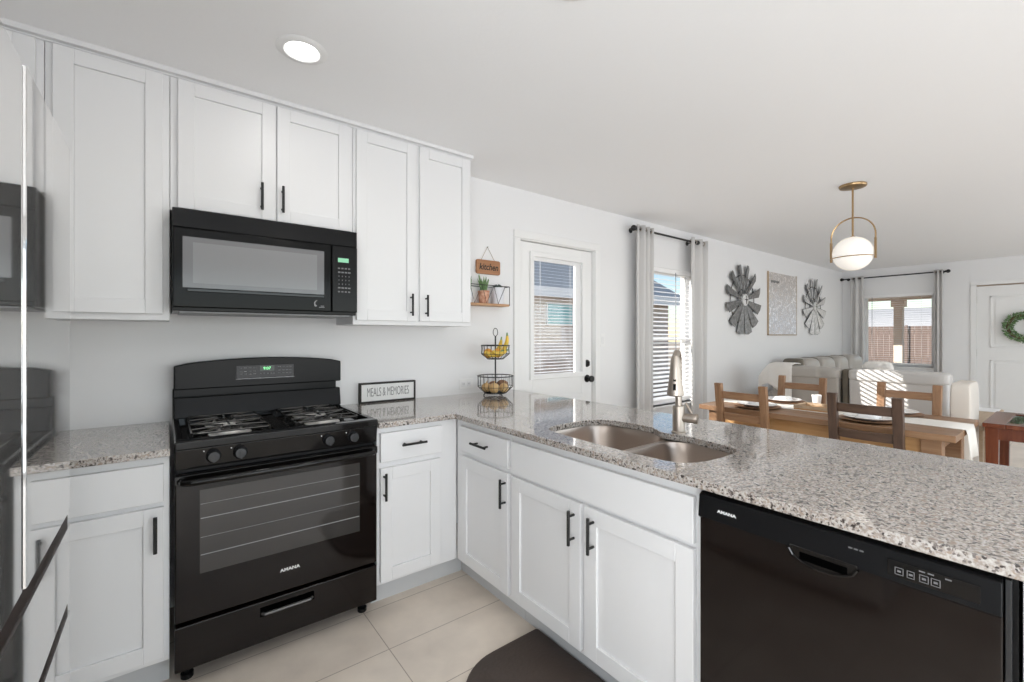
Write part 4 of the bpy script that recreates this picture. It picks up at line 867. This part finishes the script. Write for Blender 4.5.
# ================================================================ curtains and rods
def rod(label, p0, p1, wall_dir, loc):
    t = thing('curtain_rod', label, 'curtain rod', loc); p0 = Vector(p0); p1 = Vector(p1); d = (p1-p0).normalized()
    bm = BM(); cyl(bm, p0, p1, 0.010, 12); obj('rod', bm, M['handle'], t)
    for p, s_ in ((p0, -1), (p1, 1)):
        bm = BM(); ball(bm, p+d*s_*0.028, 0.027, seg=16); tube(bm, [p-d*s_*0.004, p+d*s_*0.01], 0.016, 12); obj('finial', bm, M['handle'], t)
    for s_ in (0.035, 0.965):
        q = p0.lerp(p1, s_); e = q+Vector(wall_dir)*0.0865; bm = BM(); tube(bm, [q, e], 0.007, 8); tube(bm, [e-Vector(wall_dir)*0.006, e], 0.024, 14); obj('bracket', bm, M['handle'], t)
def curtain(label, F, u0, u1, z0, z1, waves, amp, flare, loc):
    t = thing('curtain', label, 'curtain', loc, group='grey linen grommet curtains'); nu = waves*12+1
    def fn(a, b):
        sp = 1.0+flare*(1-b); uc = (u0+u1)/2; u = uc+(u0+(u1-u0)*a-uc)*sp
        return F(u, z0+(z1-z0)*b, amp*math.sin(2*PI*waves*a+0.6)*(0.75+0.25*b)+0.006*math.sin(9*a+5*b))
    bm = BM(); grid(bm, nu, 14, fn); obj('panel', bm, M['curtain'], t, solid=0.003, angle=80)
    for k in range(waves*2):
        a = (k+0.5-0.6/PI*0.5)/(waves*2); u = u0+(u1-u0)*a; c = Vector(F(u, z1-0.035, 0)); ax = (Vector(F(u+0.01, 0, 0))-Vector(F(u, 0, 0))).normalized(); q = Vector((0, 0, 1)).cross(ax)
        bm = BM(); tube(bm, [c+q*0.019*math.cos(2*PI*j/14)+Vector((0, 0, 0.019*math.sin(2*PI*j/14))) for j in range(14)], 0.0045, 6, closed=True); obj('grommet', bm, M['nickel'], t)
rod('black rod above the tall dining window curtains', (3.45, -0.095, 2.303), (4.50, -0.095, 2.303), (0, 1, 0), (4.15, -0.095, 2.303))
FC = lambda u, v, n: (u, -0.095-n, v)
curtain('grey curtain at the left of the tall dining window', FC, 3.455, 3.705, 0.02, 2.34, 3, 0.032, 0.08, (3.57, -0.095, 0.02))
curtain('sun-striped grey curtain at the right of the tall dining window', FC, 4.37, 4.69, 0.02, 2.34, 2, 0.045, 0.03, (4.62, -0.095, 0.02))
rod('black rod above the far living room window', (XF-0.09, -0.05, 2.285), (XF-0.09, -1.345, 2.285), (1, 0, 0), (XF-0.09, -0.73, 2.285))
FC2 = lambda u, v, n: (XF-0.09-n, u, v)
curtain('grey curtain at the corner side of the far window', FC2, -0.335, -0.155, 0.02, 2.32, 2, 0.030, 0.06, (XF-0.09, -0.22, 0.02))
curtain('grey curtain between the far window and the entry door', FC2, -1.318, -1.215, 0.02, 2.32, 2, 0.030, 0.06, (XF-0.09, -1.28, 0.02))
# ================================================================ wall decor
def windmill(label, x, z, R, m, nb, rot, tilt, hubm):
    t = thing('windmill_wall_decor', label, 'wall decor', (x, -0.03, z), group='round metal windmill wall decor'); c = Vector((x, -0.035, z))
    for k in range(nb):
        a = rot+2*PI*k/nb; d = Vector((math.cos(a), 0, math.sin(a))); s_ = Vector((-math.sin(a), 0, math.cos(a))); n_ = Vector((0, -1, 0))
        sv = (s_*math.cos(tilt)+n_*math.sin(tilt)); w0, w1 = 0.024, 0.060
        P = [c+d*(0.17*R)-sv*w0*0.6, c+d*(0.17*R)+sv*w0*0.6, c+d*(0.97*R)+sv*w1, c+d*R, c+d*(0.97*R)-sv*w1]
        nn = d.cross(sv).normalized()*0.0025
        bm = BM(); prism(bm, [p-nn for p in P], nn*2); bl = obj('blade', bm, m, t)
        bm = BM(); tube(bm, [p-nn*0.2 for p in P], 0.0045, 5, closed=True); obj('blade_rim', bm, M['graystain'], bl)
    bm = BM()
    for rr in (0.70*R, 0.30*R): tube(bm, [c+Vector((rr*math.cos(2*PI*k/48), 0.022, rr*math.sin(2*PI*k/48))) for k in range(48)], 0.005, 6, closed=True)
    obj('ring', bm, M['iron'], t)
    bm = BM(); lathe(bm, c, [(0.0, 0.030), (0.03, 0.028), (0.075, 0.018), (0.078, 0.012), (0.078, -0.02), (0.0, -0.02)], 24, lambda a, b, h: (a, -h, b)); hb = obj('hub', bm, hubm, t)
    bm = BM()
    for k in range(4): a = k*PI/2; prism(bm, [c+Vector((0.05*math.cos(a), -0.031, 0.05*math.sin(a))), c+Vector((0.014*math.cos(a+0.8), -0.031, 0.014*math.sin(a+0.8))), c+Vector((0, -0.031, 0)), c+Vector((0.014*math.cos(a-0.8), -0.031, 0.014*math.sin(a-0.8)))], (0, 0.006, 0))
    obj('star', bm, M['iron'], hb)
windmill('dark galvanised windmill wall decor nearer the dining window', 5.725, 1.752, 0.445, M['galv'], 12, PI/2+PI/12, 0.26, M['galvlight'])
windmill('bright silver windmill wall decor right of the canvas', 8.075, 1.757, 0.450, M['galvlight'], 12, PI/2+PI/12, 0.26, M['galvlight'])
t = thing('canvas_art', 'pale abstract canvas between the two windmill decorations', 'painting', (6.93, -0.02, 1.745))
bm = BM(); box(bm, 6.465, 7.40, -0.021, -0.002, 1.32, 2.175); obj('canvas_face', bm, M['canvas'], t, 0.003)
bm = BM(); box(bm, 6.455, 6.464, -0.022, -0.002, 1.312, 2.183); box(bm, 6.455, 7.412, -0.022, -0.002, 1.308, 1.3195); box(bm, 7.401, 7.412, -0.022, -0.002, 1.312, 2.183); obj('canvas_edge', bm, M['tan'], t)
bm = BM(); random.seed(3)
for k in range(6): x = 6.53+k*0.045; box(bm, x, x+0.036, -0.0222, -0.020, 2.03+0.006*(k % 2), 2.065)
obj('brush_marks', bm, M['graystain'], t)
# wreath
wy, wz, wr = -2.140, 1.425, 0.162; wx = XF-0.045
t = thing('wreath', 'round green leafy wreath hanging on the entry door', 'wreath', (wx, wy, wz))
bm = BM(); tube(bm, [(wx, wy+wr*math.cos(2*PI*k/40), wz+wr*math.sin(2*PI*k/40)) for k in range(40)], 0.018, 8, closed=True); obj('twig_ring', bm, M['twig'], t)
bm = BM(); random.seed(11)
for k in range(900):
    a = random.random()*2*PI; b = random.random()*2*PI; c = Vector((wx+0.022*math.sin(b)-0.006, wy+(wr+0.034*math.cos(b))*math.cos(a), wz+(wr+0.034*math.cos(b))*math.sin(a)))
    d = Vector((-0.6*abs(random.gauss(0.4, 0.5)), -math.sin(a)+random.gauss(0, 0.7)+math.cos(b)*math.cos(a), math.cos(a)+random.gauss(0, 0.7)+math.cos(b)*math.sin(a))).normalized()
    s_ = d.cross(Vector((random.gauss(0, 1), random.gauss(0, 1), random.gauss(0, 1)))).normalized(); L_ = 0.032+0.018*random.random()
    if c.x+d.x*L_ > XF-0.0: continue
    v = [bm.verts.new(p) for p in (c, c+d*L_*0.5+s_*0.008, c+d*L_, c+d*L_*0.5-s_*0.008)]; bm.faces.new(v)
obj('foliage', bm, M['leaf'], t, kind='stuff')
# ================================================================ dining set
TX0, TX1, TY0, TY1, TZ = 3.33, 4.12, -2.25, -0.79, 0.76
t = thing('dining_table', 'rustic wooden dining table set for four behind the peninsula', 'table', ((TX0+TX1)/2, (TY0+TY1)/2, 0))
bm = BM(); np_ = 5; w_ = (TX1-TX0)/np_
for k in range(np_): box(bm, TX0+k*w_+0.001, TX0+(k+1)*w_-0.001, TY0, TY1, TZ-0.038, TZ)
obj('tabletop', bm, M['table'], t, 0.004)
bm = BM(); box(bm, TX0+0.06, TX0+0.082, TY0+0.09, TY1-0.09, TZ-0.125, TZ-0.0385); box(bm, TX1-0.082, TX1-0.06, TY0+0.09, TY1-0.09, TZ-0.125, TZ-0.0385)
for y in (TY0+0.09, TY1-0.112): box(bm, TX0+0.082, TX1-0.082, y, y+0.022, TZ-0.125, TZ-0.0385)
obj('apron', bm, M['tablelight'], t, 0.002)
for x in (TX0+0.04, TX1-0.13):
    for y in (TY0+0.06, TY1-0.15):
        bm = BM(); box(bm, x, x+0.09, y, y+0.09, 0.0, TZ-0.0385); obj('leg', bm, M['table'], t, 0.004)
# runner with a hanging end
RX0, RX1 = 3.60, 3.87
bm = BM(); prof = [(TY1+0.10, 0.0)]
prof = [(TY1+0.006, TZ-0.16), (TY1+0.007, TZ-0.05), (TY1+0.005, TZ+0.001)]+[(TY1-(TY1-TY0)*k/14, TZ+0.0025) for k in range(1, 14)]+[(TY0-0.006, TZ+0.001), (TY0-0.012, TZ-0.03), (TY0-0.016, TZ-0.10), (TY0-0.02, TZ-0.19)]
def rf(a, b):
    i = b*(len(prof)-1); k = min(int(i), len(prof)-2); f_ = i-k; y = prof[k][0]*(1-f_)+prof[k+1][0]*f_; z = prof[k][1]*(1-f_)+prof[k+1][1]*f_
    hang = max(0.0, TZ-z)
    return (RX0+(RX1-RX0)*a+(0.06*hang), y-0.03*hang*math.sin(7*a+1), z+(0.05*hang*math.sin(3*a)) )
grid(bm, 16, len(prof), rf); rn = obj('table_runner', bm, M['runner'], origin=((RX0+RX1)/2, (TY0+TY1)/2, TZ), solid=0.0025, angle=80)
props(rn, 'cream woven runner hanging over the right end of the dining table', 'table runner')
# rustic ladder-back chair, authored at the origin facing +X
def make_chair(label, loc, rz, wz, wy):
    t = thing('dining_chair', label, 'chair', (0, 0, 0), group='rustic ladder-back dining chairs'); hw = 0.178
    for s_ in (-1, 1):
        bm = BM(); y = s_*(hw-0.022)
        hexa(bm, [(0.0, y-0.022, 0), (0.042, y-0.022, 0), (0.042, y+0.022, 0), (0.0, y+0.022, 0), (0.03, y-0.022, 0.45), (0.078, y-0.022, 0.45), (0.078, y+0.022, 0.45), (0.03, y+0.022, 0.45)])
        hexa(bm, [(0.03, y-0.022, 0.45), (0.078, y-0.022, 0.45), (0.078, y+0.022, 0.45), (0.03, y+0.022, 0.45), (-0.03, y-0.025, 0.95), (0.008, y-0.025, 0.95), (0.008, y+0.025, 0.95), (-0.03, y+0.025, 0.95)])
        obj('back_post', bm, wz, t, 0.004)
        bm = BM(); box(bm, 0.385, 0.425, y-0.02, y+0.02, 0, 0.44); obj('leg', bm, wz, t, 0.003)
        bm = BM(); box(bm, 0.05, 0.40, y-0.010, y+0.010, 0.20, 0.235); obj('stretcher', bm, wy, t, 0.002)
    for z0, z1 in ((0.838, 0.892), (0.682, 0.735)):
        bm = BM(); n = 9
        for k in range(n): pass
        xa = lambda z: 0.054-0.063*(z-0.45)/0.5
        f = [[] for _ in range(4)]
        for k in range(n+1):
            q = k/n; y = -hw+0.046+(2*hw-0.092)*q; bow = -0.014*(1-(2*q-1)**2)
            for j, (dx, z) in enumerate(((-0.009, z0), (0.009, z0), (0.009, z1), (-0.009, z1))): f[j].append(bm.verts.new((xa(z)+bow+dx, y, z)))
        for k in range(n):
            for j in range(4): bm.faces.new([f[j][k], f[(j+1) % 4][k], f[(j+1) % 4][k+1], f[j][k+1]])
        bm.faces.new([f[j][0] for j in range(4)]); bm.faces.new([f[j][n] for j in (3, 2, 1, 0)]); obj('back_slat', bm, wy, t, 0.002)
    bm = BM(); box(bm, 0.03, 0.44, -hw-0.01, hw+0.01, 0.44, 0.462); obj('seat', bm, wy, t, 0.006)
    t.location = loc; t.rotation_euler = (0, 0, rz); W[t] = Matrix.Translation(loc) @ Matrix.Rotation(rz, 4, 'Z'); return t
c0 = make_chair('wooden ladder-back chair darkened for shade on the kitchen side, nearest the table end', (3.245, -1.872, 0), 0.0, M['chair'], M['chairrailshade'])
c1 = make_chair('honey wooden ladder-back chair across the table, nearest the cream chair', (4.285, -1.875, 0), PI, M['chairlit'], M['chairlitrail'])
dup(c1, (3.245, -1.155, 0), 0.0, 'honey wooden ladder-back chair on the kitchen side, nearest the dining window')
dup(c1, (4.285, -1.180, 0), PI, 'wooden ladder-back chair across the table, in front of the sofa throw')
# place settings
def setting(x, y, lab_c, lab_p, lab_n):
    bm = BM(); lathe(bm, (x, y, TZ+0.0045), [(0.0, 0.0), (0.10, 0.0), (0.155, 0.006), (0.160, 0.010), (0.155, 0.011), (0.10, 0.005), (0.0, 0.005)], 32); props(obj('charger_plate', bm, M['charger'], origin=(x, y, TZ)), lab_c, 'charger', 'round wooden chargers')
    bm = BM(); lathe(bm, (x, y, TZ+0.011), [(0.0, 0.0), (0.075, 0.0), (0.08, 0.003), (0.128, 0.016), (0.134, 0.019), (0.130, 0.0205), (0.085, 0.008), (0.0, 0.0065)], 32); props(obj('dinner_plate', bm, M['porcelain'], origin=(x, y, TZ+0.011)), lab_p, 'plate', 'white dinner plates')
    bm = BM(); z = TZ+0.0175
    for k in range(3): pillow(bm, x-0.075+k*0.006, x+0.075-k*0.004, y-0.055+k*0.004, y+0.055-k*0.006, z+k*0.007, z+0.012+k*0.009, 5, 0.35)
    props(obj('napkin', bm, M['napkin'], origin=(x, y, z)), lab_n, 'napkin', 'folded white napkins')
setting(3.515, -1.83, 'wooden charger in front of the dark chair', 'white plate in front of the dark chair', 'folded white napkin on the plate before the dark chair')
setting(3.515, -1.15, 'wooden charger at the kitchen-side seat by the window', 'white plate at the kitchen-side seat by the window', 'folded white napkin at the kitchen-side seat by the window')
setting(3.95, -1.86, 'wooden charger across the table beside the cream chair', 'white plate across the table beside the cream chair', 'folded white napkin across the table beside the cream chair')
setting(3.95, -1.16, 'wooden charger across the table by the sofa throw', 'white plate across the table by the sofa throw', 'folded white napkin across the table by the sofa throw')
bm = BM(); lathe(bm, (4.03, -1.375, TZ+0.001), [(0.0, 0.0), (0.026, 0.0), (0.034, 0.07), (0.034, 0.075), (0.030, 0.075), (0.023, 0.006), (0.0, 0.006)], 24)
props(obj('cup', bm, M['porcelain'], origin=(4.03, -1.375, TZ)), 'white cup standing near the middle of the dining table', 'cup')
t = thing('wooden_tray', 'small wooden tray on the runner at mid table', 'tray', (3.73, -1.48, TZ+0.004))
bm = BM(); box(bm, 3.62, 3.84, -1.60, -1.36, TZ+0.0045, TZ+0.014); obj('base', bm, M['tablelight'], t, 0.003)
bm = BM()
for a in ((3.62, 3.632, -1.60, -1.36), (3.828, 3.84, -1.60, -1.36), (3.632, 3.828, -1.60, -1.588), (3.632, 3.828, -1.372, -1.36)): box(bm, *a, TZ+0.014, TZ+0.036)
obj('rim', bm, M['tan'], t, 0.002)
# cream parsons chair
t = thing('upholstered_chair', 'tall cream slipcovered chair beyond the dining table end', 'chair', (4.6, -1.95, 0))
bm = BM(); pillow(bm, 4.40, 4.80, -2.185, -2.075, 0.02, 0.965, 12, -0.7); obj('backrest', bm, M['cream'], t)
bm = BM(); pillow(bm, 4.40, 4.80, -2.085, -1.70, 0.38, 0.50, 8, 0.12); obj('seat', bm, M['cream'], t)
bm = BM(); box(bm, 4.42, 4.78, -2.08, -1.715, 0.02, 0.40); obj('skirt', bm, M['cream'], t, 0.015)
# ================================================================ living area
def sofa_section(t, y0, y1, m, x=5.50, z1=0.965):
    bm = BM(); hexa(bm, [(x+0.05, y0, 0.10), (x+0.26, y0, 0.10), (x+0.26, y1, 0.10), (x+0.05, y1, 0.10), (x+0.015, y0, 0.865), (x+0.20, y0, 0.865), (x+0.20, y1, 0.865), (x+0.015, y1, 0.865)]); obj('back_panel', bm, m, t, 0.025, seg=4)
    bm = BM(); pillow(bm, x-0.005, x+0.23, y0-0.01, y1+0.01, z1-0.125, z1, 10, 0.35); obj('headrest_roll', bm, m, t)
    bm = BM(); pillow(bm, x+0.20, x+0.42, y0+0.01, y1-0.01, 0.45, 0.93, 10, 0.25); obj('back_cushion', bm, m, t)
    bm = BM(); pillow(bm, x+0.24, x+0.95, y0+0.01, y1-0.01, 0.28, 0.50, 10, 0.2); obj('seat_cushion', bm, m, t)
t = thing('reclining_sofa', 'pale leather reclining sofa with its sun-striped back to the table', 'sofa', (5.95, -1.17, 0))
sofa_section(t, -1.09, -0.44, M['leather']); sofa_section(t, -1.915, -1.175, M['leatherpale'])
bm = BM(); hexa(bm, [(5.58, -1.165, 0.08), (6.35, -1.165, 0.08), (6.35, -1.105, 0.08), (5.58, -1.105, 0.08), (5.555, -1.165, 0.955), (5.75, -1.165, 0.955), (5.75, -1.105, 0.955), (5.555, -1.105, 0.955)]); obj('centre_hinge_panel', bm, M['leatherdark'], t, 0.02)
for y0, y1, mm in ((-0.44, -0.30, M['leather']), (-2.025, -1.92, M["leatherpale"])):
    bm = BM(); pillow(bm, 5.72, 6.45, y0, y1, 0.06, 0.66, 10, 0.15); obj('arm', bm, mm, t)
bm = BM(); box(bm, 5.60, 6.42, -1.90, -0.45, 0.03, 0.28); obj('base', bm, M['leatherdark'], t, 0.01)
for x in (5.66, 6.35):
    for y in (-1.85, -0.50):
        bm = BM(); box(bm, x-0.03, x+0.03, y-0.03, y+0.03, 0, 0.04); obj('foot', bm, M['handle'], t)
# second sofa along the wall
t = thing('reclining_sofa', 'grey leather reclining sofa standing along the windmill wall', 'sofa', (7.75, -0.5, 0))
bm = BM(); box(bm, 6.62, 8.95, -0.90, -0.10, 0.03, 0.30); obj('base', bm, M['leatherdark'], t, 0.01)
xs = [(6.60, 7.08), (7.20, 7.66), (7.80, 8.22), (8.36, 8.93)]
for x0, x1 in xs:
    bm = BM(); pillow(bm, x0, x1, -0.46, -0.16, 0.45, 1.00, 10, 0.55); obj('back_cushion', bm, M['leather'], t)
    bm = BM(); pillow(bm, x0, x1, -0.95, -0.36, 0.28, 0.50, 8, 0.2); obj('seat_cushion', bm, M['leather'], t)
for x0, x1 in ((6.55, 6.70), (7.10, 7.20), (7.69, 7.78), (8.25, 8.34)):
    bm = BM(); pillow(bm, x0, x1, -0.39, -0.14, 0.42, 1.00, 8, 0.30); obj('back_bolster', bm, M['leatherdark'], t)
for x0, x1 in ((6.46, 6.62), (8.94, 9.10)):
    bm = BM(); pillow(bm, x0, x1, -0.95, -0.14, 0.04, 0.66, 8, 0.15); obj('arm', bm, M['leather'], t)
# throw over the sofa corner
bm = BM()
def tf(a, b):
    y = -0.31-0.35*a; s_ = b*(0.34+0.28*a); back = 0.20; drop = 0.15*max(0.0, (0.34-a)/0.34)**1.3
    if s_ < back: x = 5.745-s_*1.25; z = 0.978+0.012*math.sin(PI*s_/back)-drop
    else: x = 5.486-0.02*(s_-back)+0.006*math.sin(14*a); z = 0.975-(s_-back)*0.95-drop
    return (x, y, z)
grid(bm, 14, 20, tf); props(obj('throw_blanket', bm, M['throw'], origin=(5.55, -0.5, 0.97), solid=0.012, angle=80), 'cream knitted throw draped over the sofa corner by the wall', 'blanket')
bm = BM(); pillow(bm, 5.93, 6.05, -1.44, -1.17, 0.51, 1.03, 10, 0.45)
props(obj('throw_pillow', bm, M['throw'], origin=(5.99, -1.305, 0.51)), 'white throw pillow standing on the sofa seat below the window', 'pillow')
# tan side table with papers
ty0, ty1, tx0, tx1, tz = -2.205, -2.04, 4.84, 6.08, 0.62
t = thing('console_table', 'narrow light tan wooden table beyond the cream chair', 'table', ((tx0+tx1)/2, (ty0+ty1)/2, 0))
bm = BM(); box(bm, tx0, tx1, ty0, ty1, tz-0.035, tz); obj('tabletop', bm, M['tan'], t, 0.004)
bm = BM(); box(bm, tx0+0.03, tx1-0.03, ty0+0.015, ty1-0.015, tz-0.10, tz-0.0355); obj('apron', bm, M['tan'], t, 0.002)
for x in (tx0+0.02, tx1-0.07):
    for y in (ty0+0.01, ty1-0.06):
        bm = BM(); box(bm, x, x+0.05, y, y+0.05, 0, tz-0.0355); obj('leg', bm, M['tan'], t, 0.003)
bm = BM(); box(bm, 5.80, 6.04, ty0+0.015, ty1-0.012, tz+0.001, tz+0.006); 
for v in bm.verts: v.co.z += 0.003*math.sin(v.co.x*40) if v.co.z > tz+0.004 else 0
props(obj('paper_sheet', bm, M['napkin'], 	origin=(5.92, -2.12, tz), bevel=0.001), 'white papers lying on the far end of the tan table', 'paper')
# dark cherry side table with inset glass
ex0, ex1, ey0, ey1, ez = 4.45, 5.22, -3.02, -2.232, 0.70
t = thing('side_table', 'dark red cherry side table with inset glass top at the photo edge', 'table', ((ex0+ex1)/2, (ey0+ey1)/2, 0))
bm = BM(); w = 0.11
for a in ((ex0, ex1, ey0, ey0+w), (ex0, ex1, ey1-w, ey1), (ex0, ex0+w, ey0+w, ey1-w), (ex1-w, ex1, ey0+w, ey1-w)): box(bm, *a, ez-0.03, ez)
obj('top_frame', bm, M['cherry'], t, 0.005)
bm = BM(); box(bm, ex0+w-0.005, ex1-w+0.005, ey0+w-0.005, ey1-w+0.005, ez-0.016, ez-0.006); obj('glass_inset', bm, M['glasstop'], t)
bm = BM(); o_ = 0.025
for a in ((ex0+o_, ex1-o_, ey1-o_-0.02, ey1-o_), (ex0+o_, ex1-o_, ey0+o_, ey0+o_+0.02), (ex0+o_, ex0+o_+0.02, ey0+o_+0.02, ey1-o_-0.02), (ex1-o_-0.02, ex1-o_, ey0+o_+0.02, ey1-o_-0.02)): box(bm, *a, ez-0.11, ez-0.0305)
obj('apron', bm, M['cherry'], t, 0.002)
for x in (ex0+0.012, ex1-0.082):
    for y in (ey0+0.012, ey1-0.078):
        bm = BM(); hexa(bm, [(x+0.008, y+0.008, 0), (x+0.062, y+0.008, 0), (x+0.062, y+0.058, 0), (x+0.008, y+0.058, 0), (x, y, ez-0.0305), (x+0.07, y, ez-0.0305), (x+0.07, y+0.066, ez-0.0305), (x, y+0.066, ez-0.0305)]); obj('leg', bm, M['cherry'], t, 0.003)
t = thing('candle_jar', 'small teal glass jar on the dark side table', 'jar', (4.93, -2.455, ez-0.005))
bm = BM(); lathe(bm, (4.93, -2.455, ez-0.0055), [(0.0, 0.0), (0.04, 0.0), (0.048, 0.02), (0.044, 0.055), (0.040, 0.06), (0.036, 0.055), (0.036, 0.008), (0.0, 0.008)], 24); obj('jar_body', bm, M['teal'], t)
bm = BM(); lathe(bm, (4.93, -2.455, ez-0.005), [(0.0, 0.057), (0.012, 0.057), (0.008, 0.085), (0.0, 0.088)], 14); obj('lid_knob', bm, M['teal'], t)
